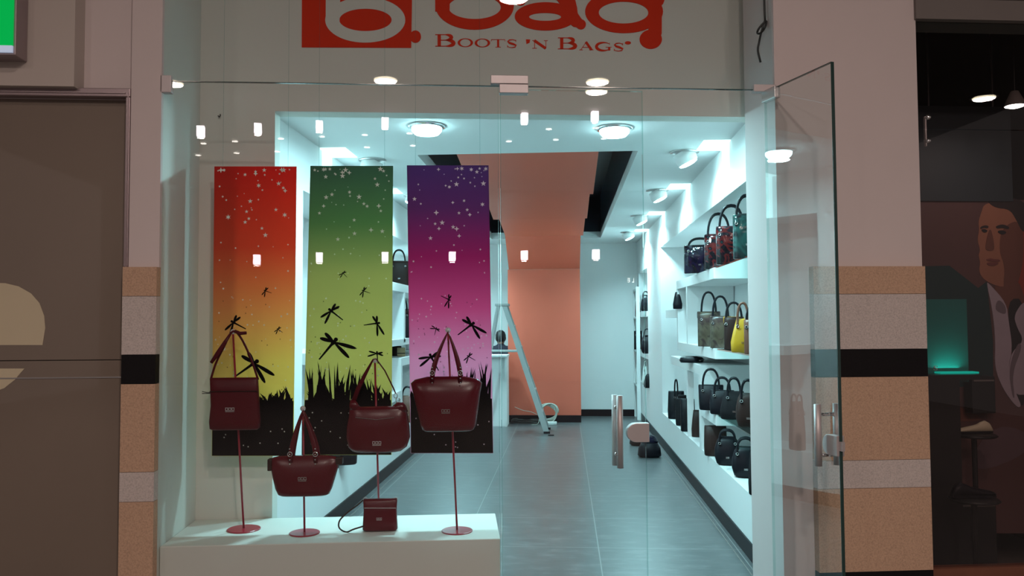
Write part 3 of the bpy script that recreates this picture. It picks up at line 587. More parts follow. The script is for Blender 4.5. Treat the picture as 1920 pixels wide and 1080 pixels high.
# 2 tote on the short stand
a2, n2, z2 = stand(571, 1000, 568, 766, .075, 'short red pole stand between the left stands')
def tote(px, py, n, lbl, rows, dep, hand, peak, embl, seams, stud=True, m_='redlea2'):
    rt, U = bagroot(px, py, n, lbl)
    MB().loft(secs(U, rows, dep), ex=3.2, seg=36).build('body', m_, rt, smooth=True)
    for d, sgn in ((-dep*.75, 0), (dep*.75, 0)):
        for (hx, hy) in hand:
            pass
        L0, R0 = hand; k = -1 if d < 0 else 1
        pa = [P3(U, L0[0], L0[1]+12, d*1.05)]
        for t in [i/8 for i in range(9)]:
            x = L0[0]+(peak[0]-L0[0])*t**1.35; y = L0[1]+(peak[1]-L0[1])*t; pa.append(P3(U, x, y, d*(1-t)+(-.016 if k < 0 else .016)*t))
        for t in [1-i/8 for i in range(1, 9)]:
            x = R0[0]+(peak[0]-R0[0])*t**1.35; y = R0[1]+(peak[1]-R0[1])*t; pa.append(P3(U, x, y, d*(1-t)+(-.016 if k < 0 else .016)*t))
        pa.append(P3(U, R0[0], R0[1]+12, d*1.05))
        w = [.009, .011, .012, .0115, .011, .0095, .008, .0065, .005, .004, .005, .0065, .008, .0095, .011, .0115, .012, .011, .009]; w = (w+[.009]*20)[:len(pa)]
        MB().tube(pa, w, 8, flat=.3, up=(0, 1, 0)).build('handle', m_, rt, smooth=True)
    for hx, hy in hand:
        for dy in (-14, -4, 6, 14): MB().ball(P3(U, hx, hy+dy, -dep*.95-.004), .0035, 8).build('stud', 'silver', rt, smooth=True)
        u, v = U(hx, hy-4); MB().tube([(u+.011*math.cos(2*PI*i/14), -dep*.85-.006, v+.011*math.sin(2*PI*i/14)) for i in range(14)], .0018, 6, closed=True).build('ring', 'silver', rt, smooth=True)
    emblem(rt, U(*embl)[0], -dep*1.02, U(*embl)[1], 1.2)
    for (x0_, y0_, x1_, y1_) in seams: MB().box(min(U(x0_, y0_)[0], U(x1_, y1_)[0]), max(U(x0_, y0_)[0], U(x1_, y1_)[0]), -dep*.5, dep*.5, U(x0_, y1_)[1], U(x0_, y0_)[1]).build('side_gusset', 'brown', rt, bevel=.004)
    return rt
tote(570, 929, n2-.06, 'short dark red tote with studded handles hanging on the short stand', [(929, 528, 612, .6), (926, 522, 618, .85), (915, 517, 623, 1), (895, 512, 629, .95), (875, 508, 635, .8), (862, 507, 637, .55), (857, 512, 630, .4), (854, 524, 612, .3)], .045, [(547, 853), (594, 853)], (568, 770), (570, 894), [(503, 860, 511, 882), (630, 857, 643, 870)])
# 3 hobo bag on the third stand
a3, n3, z3 = stand(711, 983, 703, 676, .083, 'red pole stand behind the small bag')
n = n3-.055; rt, U = bagroot(709, 848, n, 'rounded dark red hobo bag with front zip on the third stand')
MB().loft(secs(U, [(848, 672, 742, .4), (846, 662, 752, .7), (838, 653, 763, .95), (820, 649, 769, 1), (800, 650, 768, 1), (780, 654, 765, .8), (768, 655, 762, .55), (762, 657, 760, .35)], .042), ex=2.6, seg=36).build('body', 'redlea2', rt, smooth=True)
MB().loft(secs(U, [(768, 655, 680, .4), (758, 655, 672, .35), (750, 657, 667, .2)], .04), ex=2.5).build('left_peak', 'redlea2', rt, smooth=True)
MB().loft(secs(U, [(772, 715, 765, .5), (762, 735, 762, .4), (754, 744, 756, .2)], .04), ex=2.5).build('right_peak', 'redlea2', rt, smooth=True)
MB().tube([P3(U, 668, 781, -.036), P3(U, 708, 785, -.038), P3(U, 740, 781, -.036)], .0035, 6, flat=.5).build('zip', 'silver', rt)
emblem(rt, U(708, 828)[0], -.0425, U(708, 828)[1], 1.3, 'satin')
MB().tube([P3(U, 662, 755, 0), P3(U, 672, 728, -.004), P3(U, 686, 700, -.01), P3(U, 700, 674, -.014), P3(U, 706, 673, -.014), P3(U, 722, 695, -.01), P3(U, 738, 728, -.006), P3(U, 742, 738, 0)], [.012, .012, .009, .004, .0035, .0035, .0035, .003], 8, flat=.35, up=(0, 1, 0)).build('strap', 'redlea', rt, smooth=True)
for cx, cy in ((742, 742), (746, 750), (661, 752)): MB().tube([(U(cx, cy)[0]+.009*math.cos(2*PI*i/12), 0, U(cx, cy)[1]+.012*math.sin(2*PI*i/12)) for i in range(12)], .0018, 6, closed=True).build('strap_ring', 'silver', rt, smooth=True)
# 4 large tote on the right stand
a4, n4, z4 = stand(857, 996, 840, 619, .078, 'tall red pole stand at the right end of the plinth')
tote(837, 808, n4-.07, 'large dark red tote with studded handles hanging on the rightmost stand', [(808, 797, 884, .6), (805, 792, 889, .85), (795, 788, 893, 1), (765, 781, 897, 1), (735, 774, 901, .8), (718, 770, 904, .6), (711, 778, 896, .4), (706, 800, 872, .3)], .055, [(811, 702), (863, 702)], (840, 622), (836, 768), [])
# 5 small crossbody bag resting on the plinth
q = atz(713, 995, ZP); a5, n5 = fn_of(q)
n = n5; rt, U = bagroot(713, 995, n, 'small dark red crossbody bag resting on the plinth'); rt.location.z = ZP+.001
MB().loft(secs(U, [(994, 683, 743, .8), (991, 680, 746, 1), (975, 681, 745, .95), (955, 682, 744, .75), (940, 681, 745, .45), (935, 682, 744, .25)], .03), ex=5).build('body', 'redlea2', rt, smooth=True)
MB().tube([P3(U, 684, 951, -.024), P3(U, 743, 951, -.024)], .002, 6).build('zip_seam', 'satin', rt)
emblem(rt, U(712, 970)[0], -.031, U(712, 970)[1], .8, 'satin')
strap('strap', [P3(U, 681, 938, 0)]+[P3(U, *c_) for c_ in ((668, 950, .02), (650, 964, .03), (636, 978, .02), (636, 990, .0), (650, 996, -.02), (664, 990, -.03), (680, 985, -.03))]+[P3(U, 684, 984, -.02)], .008, .003, 'brown', rt)
for x in (685, 742): MB().tube([(U(x, 936)[0]+.009*math.cos(2*PI*i/12), 0, U(x, 936)[1]+.009*math.sin(2*PI*i/12)) for i in range(12)], .0018, 6, closed=True).build('strap_ring', 'satin', rt, smooth=True)

# ================================================================== shelving built into the niches
def yr(px): return atX(px, 604, XR+.01).y
def unit(s, X, posts, boards, glasses, name, lbl, post=None):
    t = thing(name, lbl, 'shelving', (X+s*.2, 7, SILL))
    def bx(y0, y1, z0, z1, nm_, m_, d0=-.0, d1=.455, bev=.002): MB().box(min(X+s*d0, X+s*d1), max(X+s*d0, X+s*d1), y0, y1, z0, z1).build(nm_, m_, t, world=True, bevel=bev)
    for y0, y1, z0, z1 in boards: bx(y0, y1, z0, z1, 'shelf', 'white')
    for y0, y1, z0, z1 in posts: bx(y0, y1, z0, z1, 'divider', 'white')
    if post: bx(post[0], post[1], SILL, Z3-.09, 'post', 'white', 0, .06)
    for y0, y1, z in glasses: bx(y0, y1, z-.010, z, 'glass_shelf', 'shelfglass', .01, .45, 0)
    return t
Z1, Z2, Z3, Z4, Z5 = 1.98, 1.33, 1.16, .805, 1.68
yA, yB_, yC, yD, yE = yr(1271), yr(1289), yr(1311), yr(1342), yr(1259)
unit(1, XR, [(yA-.07, yA, Z2, Z1-.09), (yB_-.05, yB_, Z2, Z1-.09), (yC-.09, yC+.02, SILL, Z3-.09)],
     [(yD, yA, Z1-.09, Z1), (yD, yA, Z2-.085, Z2), (yC-.09, yE, Z3-.09, Z3), (yD, yC-.09, Z4-.09, Z4), (yA+.001, yr(1250), Z5-.09, Z5)],
     [(YW+.005, yD, Z1), (YW+.005, yD, Z2), (YW+.005, yD, Z4)], 'shelf_unit', 'white shelving with glass ends in the long right wall niche', (yr(1288)-.045, yr(1288)))
unit(1, XR, [], [(YP0, 13.0, 1.70-.08, 1.70), (YP0, 13.0, 1.08-.08, 1.08)], [], 'shelf_unit', 'small white shelving in the far right wall niche')
unit(-1, XL, [(8.9, 8.98, Z2, Z1-.09), (9.9, 9.97, SILL, Z3-.09), (8.75, 8.82, SILL, Z3-.09)],
     [(8.0, 11.3, Z1-.09, Z1), (8.0, 10.9, Z2-.03, Z2+.04), (8.75, 11.3, Z3-.09, Z3), (7.4, 8.75, Z4-.09, Z4), (5.75, 7.2, Z2-.085, Z2)],
     [(7.0, 8.0, Z1)], 'shelf_unit', 'white shelving in the left wall niche behind the banners')
cb = thing('display_cabinet', 'narrow white open cabinet at the end of the right wall', 'cabinet', (1.12, 12.9, 0))
x0, x1, y0, y1 = 1.03, 1.19, 12.75, 13.27
for (q0, q1, w0, w1) in ((y0, y0+.03, 0, 2.1), (y1-.03, y1, 0, 2.1)): MB().box(x0+.1, x1, q0, q1, w0, w1).build('side_panel', 'white', cb, world=True)
for z in (.55, 1.1, 1.62, 2.07): MB().box(x0+.1, x1, y0+.03, y1-.03, z-.03, z).build('shelf', 'white', cb, world=True)

# handbag maker
def handbag(loc, rz, w, h, d, ht, m_, lbl, grp, hm='blk', top=.8, hw=.5, ex=3.2, logo=True, style='tote', trim=None, metal='silver'):
    t = thing('handbag', lbl, 'handbag', loc, rz, grp); a = w/2
    if style == 'tote': S = [(0, -a*.9, a*.9, d*.42), (.008, -a*.97, a*.97, d*.5), (h*.3, -a, a, d*.5), (h*.65, -a*(1+top)/2, a*(1+top)/2, d*.42), (h*.95, -a*top, a*top, d*.22), (h, -a*top*.97, a*top*.97, d*.14)]
    elif style == 'hobo': S = [(0, -a*.6, a*.6, d*.35), (h*.06, -a*.85, a*.85, d*.48), (h*.3, -a, a, d*.5), (h*.6, -a*.97, a*.97, d*.45), (h*.85, -a*.8, a*.8, d*.3), (h, -a*.6, a*.6, d*.12)]
    elif style == 'box': S = [(0, -a*.97, a*.97, d*.47), (.006, -a, a, d*.5), (h*.9, -a, a, d*.48), (h*.97, -a*.99, a*.99, d*.42), (h, -a*.95, a*.95, d*.3)]
    else: S = [(0, -a*.8, a*.8, d*.4), (h*.1, -a, a, d*.5), (h*.5, -a*.93, a*.93, d*.5), (h*.8, -a*.7, a*.7, d*.4), (h, -a*.35, a*.35, d*.15)]
    MB().loft(S, ex=ex, seg=24).build('body', m_, t, smooth=True)
    if ht > 0:
        for y in (-d*.2, d*.2):
            p = arc((-a*hw*top*1.3, h*.9), (a*hw*top*1.3, h*.9), ht+h*.1, 14, .8, y, lean=y*.3)
            MB().tube([(p[0][0], y*2.1, h*.72)]+p+[(p[-1][0], y*2.1, h*.72)], .0085, 8).build('handle', hm, t, smooth=True)
        for x in (-a*hw*top*1.3, a*hw*top*1.3): MB().tube([(x+.009*math.cos(2*PI*i/10), -d*.46, h*.78+.009*math.sin(2*PI*i/10)) for i in range(10)], .0022, 6, closed=True).build('ring', metal, t, smooth=True)
    if logo: emblem(t, 0, -d*.5-.002, h*.3, .75, metal)
    if trim: MB().loft([(h*.82, -a*(top*.82+.18)-.003, a*(top*.82+.18)+.003, d*.36), (h*.97, -a*top-.003, a*top+.003, d*.235), (h*1.01, -a*top, a*top, d*.17)], ex=ex, seg=24).build('top_band', trim, t, smooth=True)
    return t
def put(px, Y, z, **k):
    p = at(px, 604, Y); return handbag((p.x, Y, z+.001), math.atan2(-p.x, Y)*1.0+k.pop('turn', 0), **k)
G1, G2, G3, G4, G5 = 'patent bags on the top right shelf', 'patchwork bags on the middle right shelf', 'black bags on the lower right shelf', 'dark bags on the right wall sill', 'dark bags in the left part of the right niche'
# top shelf
put(1314, 7.30, Z1, w=.28, h=.255, d=.12, ht=.06, m_='navy', top=1.0, hw=.55, lbl='short purple-black patent bag at the far end of top shelf', grp=G1, style='box')
put(1350, 6.72, Z1, w=.235, h=.29, d=.12, ht=.17, m_='redpat', top=.95, hw=.6, lbl='red and black patent bag beside the short one, top shelf', grp=G1, style='box')
put(1374, 6.18, Z1, w=.23, h=.29, d=.13, ht=.16, m_='redpat', top=.97, hw=.6, lbl='red and teal patent tote, third along the top shelf', grp=G1, style='box', trim='navy')
put(1405, 5.62, Z1, w=.20, h=.31, d=.13, ht=.13, m_='tealpat', top=.95, hw=.6, lbl='teal marbled patent bag nearest on the top shelf', grp=G1, style='box')
# middle shelf
put(1329, 7.05, Z2, w=.19, h=.30, d=.11, ht=.17, m_='olive', top=1.0, hw=.5, lbl='olive brown bag with dark band at far end of middle shelf', grp=G2, style='box', trim='brown')
put(1351, 6.62, Z2, w=.17, h=.26, d=.11, ht=.16, m_='olive', top=1.0, hw=.55, lbl='second olive brown bag with long dark handles, middle shelf', grp=G2, style='box')
put(1376, 6.28, Z2, w=.15, h=.25, d=.10, ht=.11, m_='brown', top=1.0, hw=.6, lbl='dark brown bag with yellow top band on middle shelf', grp=G2, style='box', trim='yellow')
put(1393, 5.70, Z2, w=.17, h=.235, d=.11, ht=.11, m_='yellow', top=.55, hw=.6, ex=4, lbl='bright yellow bag tapering upward on middle glass shelf', grp=G2, style='tote', hm='brown2')
put(1418, 5.42, Z2, w=.16, h=.23, d=.11, ht=.10, m_='brown2', top=1.0, hw=.6, lbl='reddish brown bag nearest on the middle glass shelf', grp=G2, style='box')
# lower shelf
put(1331, 6.85, Z4, w=.20, h=.21, d=.12, ht=.13, m_='blk', top=1.03, hw=.5, lbl='black tote with silver buckles at far end of lower shelf', grp=G3)
put(1352, 6.55, Z4, w=.20, h=.19, d=.12, ht=.10, m_='blk', top=.95, hw=.5, lbl='second black tote from the far end of lower shelf', grp=G3)
put(1374, 6.22, Z4, w=.21, h=.21, d=.13, ht=.10, m_='blk2', top=.7, hw=.5, lbl='soft black slouchy bag in the middle of lower shelf', grp=G3, style='tote')
put(1400, 5.72, Z4, w=.17, h=.24, d=.13, ht=.09, m_='brown', top=.8, hw=.5, lbl='dark brown bag on the lower glass shelf', grp=G3, style='hobo')
# sill under the lower shelf
put(1338, 7.0-.12, SILL, w=.19, h=.25, d=.12, ht=.0, m_='brown', top=.95, lbl='plain dark bag at far end of sill under lower shelf', grp=G4, logo=False)
put(1360, 6.45, SILL, w=.20, h=.22, d=.13, ht=.05, m_='blk', top=.9, lbl='curved black bag in the middle of the right sill', grp=G4, style='hobo')
put(1394, 5.95, SILL, w=.20, h=.22, d=.14, ht=.06, m_='blk', top=.9, lbl='rounded black bag with silver emblem on the right sill', grp=G4, style='hobo')
put(1417, 5.36, SILL, w=.13, h=.27, d=.12, ht=.05, m_='blk2', top=.8, lbl='tall dark bag nearest on the right sill', grp=G4, style='tote', logo=False)
# left part of the niche
put(1266, 9.45, SILL, w=.20, h=.32, d=.12, ht=.13, m_='blk', top=.9, hw=.15, lbl='black bag with narrow upright strap at far end of sill', grp=G5)
put(1279, 8.85, SILL, w=.17, h=.29, d=.12, ht=.0, m_='blk2', top=.95, lbl='black bag with small rivet left of the white divider', grp=G5)
put(1287, 8.38, SILL, w=.15, h=.33, d=.12, ht=.0, m_='blk', top=.95, lbl='tall black bag close to the white divider', grp=G5, logo=False)
put(1277, 9.15, SILL, w=.10, h=.30, d=.12, ht=.0, m_='blk2', top=.95, lbl='narrow black bag squeezed between larger black bags on the sill', grp=G5, logo=False)
put(1306, 7.98, SILL, w=.13, h=.26, d=.10, ht=.0, m_='brown', top=.7, lbl='dark brown bag between the two white dividers', grp=G5, logo=False)
put(1271, 8.62, Z5, w=.10, h=.18, d=.10, ht=.0, m_='blk', top=.5, lbl='small black bag on the short stub shelf', grp=G5, logo=False, turn=0)
p = at(1296, 604, 7.75); o = thing('clutch_bag', 'flat black clutch lying on the low white box top', 'handbag', (p.x, 7.75, Z3+.001), R(70))
MB().loft([(0, -.16, .16, .09), (.02, -.17, .17, .1), (.045, -.16, .12, .09), (.055, -.1, .05, .05)], ex=4).build('body', 'blk', o, smooth=True); MB().box(-.12, .12, -.101, -.094, .018, .024).build('zip', 'satin', o)
# far niche and cabinet
G6 = 'bags in the far right niche'
put(1211, 11.9, 1.70, w=.15, h=.24, d=.13, ht=.05, m_='blk', lbl='black bag on the upper shelf of the far niche', grp=G6, logo=False, style='dome')
put(1213, 11.8, 1.08, w=.18, h=.27, d=.13, ht=.09, m_='blk', lbl='navy black bag on the lower shelf of the far niche', grp=G6, logo=False, style='hobo')
put(1215, 11.6, .60, w=.14, h=.20, d=.13, ht=.0, m_='blk2', lbl='black bag on the sill of the far niche', grp=G6, logo=False, style='dome')
put(1210, 12.2, .60, w=.12, h=.28, d=.10, ht=.07, m_='wht', lbl='white bag on the sill of the far niche', grp=G6, logo=False, top=.6, hm='wht')
put(1196, 13.0, 1.62, w=.09, h=.26, d=.10, ht=.12, m_='redlea2', lbl='dark red bag in the narrow end cabinet', grp=G6, logo=False, hw=.3)
put(1196, 13.0, 1.10, w=.13, h=.30, d=.10, ht=.02, m_='blk', lbl='black bag in the narrow end cabinet', grp=G6, logo=False, style='box')
put(1196, 13.0, .55, w=.11, h=.25, d=.10, ht=.10, m_='wht', lbl='white bag in the narrow end cabinet', grp=G6, logo=False, hm='wht')
# left wall
G7 = 'bags on the left wall shelves'
put(748, 9.35, Z1, w=.25, h=.30, d=.13, ht=.13, m_='brown', top=.9, lbl='dark bag on the top left shelf between the banners', grp=G7, style='box', hw=.5)
put(752, 9.40, Z2+.041, w=.28, h=.34, d=.14, ht=.16, m_='blk', top=.95, lbl='black bag with metal trim on the middle left shelf', grp=G7, hw=.4, trim='brown')
put(764, 9.05, SILL, w=.20, h=.30, d=.12, ht=.1, m_='brown2', top=.9, lbl='brown bag on the left sill beside the purple banner', grp=G7)
put(640, 6.35, SILL, w=.26, h=.30, d=.13, ht=.1, m_='blk', top=.95, lbl='black bag on the left sill behind the green banner', grp=G7, logo=False)
put(606, 6.15, SILL, w=.26, h=.36, d=.14, ht=.1, m_='blk2', top=.9, lbl='dark suede bag on the left sill behind the green banner', grp=G7, logo=False)
put(572, 5.68, SILL, w=.11, h=.42, d=.14, ht=.06, m_='brown', top=.9, lbl='tall dark bag on the left sill between orange and green banners', grp=G7, logo=False)
p = at(742, 604, 9.35); o = thing('gift_box', 'dark brown box on the low left shelf behind the card box', 'box', (p.x, 9.35, Z3+.001), .3)
MB().box(-.06, .06, -.04, .04, 0, .11).build('body', 'brown', o, bevel=.003); MB().box(-.063, .063, -.043, .043, .085, .115).build('lid', 'brown', o, bevel=.003)
p = at(752, 604, 9.2); o = thing('gift_box', 'small tan card box on the low left shelf', 'box', (p.x, 9.2, Z3+.001), .3)
MB().box(-.045, .045, -.03, .03, 0, .10).build('body', 'card', o, bevel=.003); MB().box(-.046, .046, -.031, .031, .03, .04).build('ribbon', 'blk', o)
# black bags on the floor
p = atz(1222, 858, 0)
o = handbag((p.x-.02, p.y+.05, .001), 0, .27, .20, .20, 0, 'blk', 'round glossy black bag on the floor by the right wall', 'bags on the floor', style='dome', ex=2.4, logo=False)
MB().lathe([(.10, 0), (.085, .05), (.05, .08), (.001, .09)], (0, 0, .165), 24, sx=1, sy=.8).build('flap', 'navy', o, smooth=True)
p = atz(1202, 838, 0)
handbag((p.x-.02, p.y+.15, .001), .3, .22, .16, .18, .05, 'brown', 'dark bag on the floor behind the round black one', 'bags on the floor', style='dome', ex=2.4, logo=False)

# ================================================================== counter, person, ladder, cables
ct = thing('counter', 'white sales counter at the back left of the shop', 'counter', (-1.35, 12.1, 0))
xe = at(950, 604, 11.9).x
MB().box(XL+.02, xe-.03, 11.93, 12.27, 0, 1.03).build('body', 'white', ct, world=True, bevel=.003)
MB().box(xe-.03, xe, 11.9, 12.3, 0, 1.03).build('end_panel', 'white', ct, world=True, bevel=.002); MB().box(XL+.02, xe+.01, 11.88, 12.32, 1.03, 1.06).build('countertop', 'white', ct, world=True, bevel=.003)
# person seated behind the counter, back turned
px_ = at(938, 604, 12.75).x
def skin(name, verts, edges, radii, m_, parent, lev=2):
    me = bpy.data.meshes.new(name); me.from_pydata(verts, edges, []); ob = bpy.data.objects.new(name, me); C.objects.link(ob); ob.parent = parent
    me.materials.append(M[m_]); sk = ob.modifiers.new('skin', 'SKIN'); sk.use_smooth_shade = True
    for i, r_ in enumerate(radii): me.skin_vertices[0].data[i].radius = (r_ if isinstance(r_, tuple) else (r_, r_))
    me.skin_vertices[0].data[0].use_root = True
    sb = ob.modifiers.new('subdivision', 'SUBSURF'); sb.levels = lev; sb.render_levels = lev; return ob
pr = thing('person', 'person in dark navy jacket sitting behind the counter, seen from behind', 'person', (px_, 12.82, 0))
V_ = [(0, 0, .62), (0, .0, .78), (0, -.01, .95), (0, -.01, 1.10), (0, 0, 1.18), (0, .01, 1.22),
      (-.185, 0, 1.12), (-.23, .06, .88), (-.17, .24, .80), (.185, 0, 1.12), (.23, .06, .88), (.17, .24, .80),
      (-.10, .02, .60), (-.13, .36, .60), (-.13, .36, .33), (-.13, .34, .09), (-.13, .43, .045), (.10, .02, .60), (.13, .36, .60), (.13, .36, .33), (.13, .34, .09), (.13, .43, .045)]
E_ = [(0, 1), (1, 2), (2, 3), (3, 4), (4, 5), (3, 6), (6, 7), (7, 8), (3, 9), (9, 10), (10, 11), (0, 12), (12, 13), (13, 14), (14, 15), (15, 16), (0, 17), (17, 18), (18, 19), (19, 20), (20, 21)]
Rr = [(.16, .12), (.14, .10), (.165, .11), (.13, .09), (.055, .055), (.05, .05), .06, .048, .038, .06, .048, .038, .085, .065, .05, .04, .035, .085, .065, .05, .04, .035]
skin('body', V_, E_, Rr, 'cloth', pr)
hd = MB(); hd.lathe([(.001, -.125), (.035, -.12), (.052, -.09), (.068, -.045), (.076, 0), (.074, .04), (.058, .085), (.03, .108), (.001, .113)], (0, .015, 1.30), 24, sy=1.22); 
hd.ball((0, .115, 1.285), .013, 8, sz=1.5); hd.ball((-.078, .01, 1.29), .018, 8, sx=.5, sz=1.6); hd.ball((.078, .01, 1.29), .018, 8, sx=.5, sz=1.6)
hdo = hd.build('head', 'skin', pr, smooth=True)
MB().lathe([(.04, -.07), (.075, -.05), (.084, 0), (.083, .045), (.066, .092), (.035, .118), (.001, .124)], (0, -.004, 1.30), 24, sy=1.15).build('hair', 'hair', hdo, smooth=True)
for sx in (-1, 1):
    for k in range(5):
        b = (sx*.165+(k-2)*.017, .27, .80); L2 = (.06, .075, .08, .074, .055)[k]; th = (k == 0 and sx > 0) or (k == 4 and sx < 0)
        MB().tube([b, (b[0]-(.015*sx if th else 0), b[1]+L2*.6, b[2]-.003), (b[0]-(.02*sx if th else 0), b[1]+L2, b[2]-.018)], [.009, .008, .006], 8).build('finger', 'skin', pr, smooth=True)
    MB().ball((sx*.167, .265, .80), .04, 12, sx=1, sy=1.1, sz=.4).build('palm', 'skin', pr, smooth=True)
st = thing('stool', 'dark stool behind the counter under the seated person', 'stool', (px_, 12.82, 0))
MB().lathe([(.17, .43), (.18, .45), (.17, .475), (.001, .48)], (0, 0, 0), 24).build('seat', 'blk', st, smooth=True); MB().tube([(0, 0, .02), (0, 0, .43)], .025, 12).build('post', 'steel', st)
MB().lathe([(.2, 0), (.2, .015), (.03, .03), (.001, .03)], (0, 0, .001), 24).build('foot', 'steel', st)
# step ladder
LYY = 10.85
lt = at(938, 569, LYY); lr = atz(1026, 813, 0); ztop = lt.z; LYY = lr.y
lt = at(938, 569, LYY); ztop = lt.z
ld = thing('step_ladder', 'aluminium step ladder standing open before the orange panel', 'ladder', (lt.x, LYY, 0))
xb = lr.x-lt.x; xl_ = -.38
for y in (-.0, .42):
    sy = 1 if y == 0 else -1; yt = .08 if y == 0 else .34
    MB().hexa([(xb-.045, y-.012, 0), (xb+.035, y-.012, 0), (xb+.035, y+.012, 0), (xb-.045, y+.012, 0), (.02, yt-.012, ztop-.03), (.09, yt-.012, ztop-.03), (.09, yt+.012, ztop-.03), (.02, yt+.012, ztop-.03)]).build('front_rail', 'alu', ld, bevel=.003)
    MB().hexa([(xl_-.02, y-.01, 0), (xl_+.02, y-.01, 0), (xl_+.02, y+.01, 0), (xl_-.02, y+.01, 0), (-.06, yt-.01, ztop-.03), (-.025, yt-.01, ztop-.03), (-.025, yt+.01, ztop-.03), (-.06, yt+.01, ztop-.03)]).build('rear_rail', 'alu', ld, bevel=.003)
    MB().box(xb-.05, xb+.04, y-.016, y+.016, 0, .03).build('foot', 'blk', ld)
MB().box(-.08, .11, .05, .37, ztop-.035, ztop).build('top_cap', 'alu', ld, bevel=.005)
for i in range(1, 6):
    t = i/6; x = xb+(.055-xb)*t; MB().box(x-.045, x+.04, .08*t+.0, .42-.08*t, t*ztop-.02, t*ztop).build('step', 'alu', ld, bevel=.002)
zt_ = at(960, 659, LYY).z; t = zt_/ztop; MB().box(-.16, xb+(.055-xb)*t, .05, .38, zt_-.012, zt_+.012).build('spreader_tray', 'alu', ld, bevel=.002)
# coiled hose and cables
p = atz(1028, 796, 0)
mb = MB(); co_ = []
for i in range(110):
    a = 2*PI*i/20; r_ = .15-.00045*i+.012*math.sin(i*.9); co_.append((r_*math.cos(a)*1.0, .02*math.sin(i*.23)+.05*(i/110), .165+r_*math.sin(a)))
mb.tube(co_, .009, 6); o = mb.build('hose_coil', 'hose', smooth=True); o.location = Vector(o.location)+Vector((p.x, p.y+.12, 0)); tag(o, 'pale coiled hose leaning against the orange wall panel', 'hose')
p = atz(980, 797, 0); mb = MB(); co_ = []
for i in range(90):
    a = 2*PI*i/22; r_ = .2+.02*math.sin(i*.7); co_.append((p.x+.05+r_*1.1*math.cos(a), p.y+.22+r_*.65*math.sin(a), .012+.0006*i))
o = mb.tube(co_, .010, 6).build('cable_coil', 'cable', smooth=True); tag(o, 'flat coil of black cable on the floor beside the ladder', 'cable')
p = at(965, 763, 12.3); e2 = at(1010, 778, 12.35)
o = MB().tube(smooth([p, (p.x+.12, 12.3, p.z-.05), (p.x+.25, 12.3, p.z-.075), e2, (e2.x+.02, 12.3, .2), (e2.x, 12.2, .02), (e2.x-.1, 12.1, .008)], 5), .004, 6).build('loose_cable', 'hose', smooth=True); tag(o, 'thin pale cable curving above the black coil', 'cable')
p = atz(1034, 796, 0); o = MB().box(p.x-.1, p.x+.08, p.y-.06, p.y+.03, .001, .045).build('power_block', 'wht', bevel=.008); tag(o, 'small white block on the floor by the hose coil', 'power strip')
p = atz(1034, 817, 0); o = MB().box(p.x-.045, p.x+.035, p.y-.01, p.y+.03, .001, .012).build('rubber_wedge', 'blk', bevel=.003); tag(o, 'small black wedge lying on the floor by the ladder foot', 'wedge')
# dangling cable with a knot
pts = [(1432, -60), (1433, 0), (1434, 30), (1434, 40), (1428, 47), (1422, 55), (1420, 62), (1426, 62), (1434, 52), (1437, 40), (1432, 44), (1427, 62), (1423, 80), (1421, 95), (1426, 117)]
o = MB().tube(smooth([fw(x, y, GN+.05+.004*(i % 3)) for i, (x, y) in enumerate(pts)], 4), .0055, 8).build('hanging_cable', 'cable', smooth=True); tag(o, 'black knotted cable dangling at the upper right of the shop front', 'cable')
o = MB().tube([fw(409, 217, DN-.003), fw(411, 219, DN-.02), fw(413, 217, DN-.02), fw(413, 214, DN-.02)], .003, 6).build('wall_hook', 'cable', smooth=True); tag(o, 'tiny black hook on the wall above the orange banner', 'hook')

# ================================================================== left neighbour: bronze shutter with cream lettering, green sign
sh = thing('shop_shutter', 'glossy bronze closed front of the neighbouring shop at left', 'shutter', F(-2.4, GN, 0))
s0, s1 = fa(-500, 600, GN)[0], fa(234, 600, GN)[0]; zt = fa(120, 183, GN)[1]; zm = fa(120, 676, GN)[1]
MB().fbox(s0, s1, GN+.03, GN+.06, zm+.002, zt).build('upper_panel', 'panel', sh, world=True)
MB().fbox(s0, s1, GN+.03, GN+.06, 0, zm-.002).build('lower_panel', 'panel', sh, world=True)
MB().fbox(s0, s1, GN+.062, GN+.08, 0, zt).build('backing', 'darkbox', sh, world=True); z_ = fa(120, 709, GN)[1]; MB().fbox(s0, s1, GN+.026, GN+.03, z_-.003, z_+.003).build('bright_rail', 'steel', sh, world=True)
zz0 = fa(120, 167, GN)[1]
MB().fbox(s0, lc0-.001, GN-.03, GN+.028, zt, zz0).fbox(s1, lc0-.001, GN-.03, GN+.028, ZT[0], zt).build('frame', 'frame', sh, world=True, bevel=.004)
MB().fbox(s0, s1-.0, GN-.036, GN-.03, zt+.014, zt+.020).fbox(s1+.011, s1+.016, GN-.036, GN-.03, ZT[0], zt+.02).build('frame_bead', 'frame', sh, world=True)
SP = lambda u, v, d: F(fa(u, v, GN+.03)[0], GN+.03-d, fa(u, v, GN+.03)[1])
MB().prism([(-40, 530), (10, 531), (35, 537), (58, 550), (74, 568), (83, 592), (85, 615), (80, 647), (-40, 647)], SP, 0, .002).build('letter', 'cream', sh, world=True)
MB().prism([(-40, 691), (46, 691), (28, 712), (8, 728), (-40, 745)], SP, 0, .002).build('letter', 'cream', sh, world=True)
GS = 3.72; g0, g1 = fa(-160, 0, GS)[0], fa(27, 0, GS)[0]; gz0, gz1, gz2 = fa(15, 99, GS)[1], fa(15, 86, GS)[1], fa(15, -60, GS)[1]
gs = thing('exit_sign', 'green lit sign with white lower edge at the upper left', 'sign', F(g0, GS+.05, gz0))
MB().fbox(g0, g1+.010, GS, 3.818, gz0-.01, gz2).build('housing', 'frame', gs, world=True, bevel=.003)
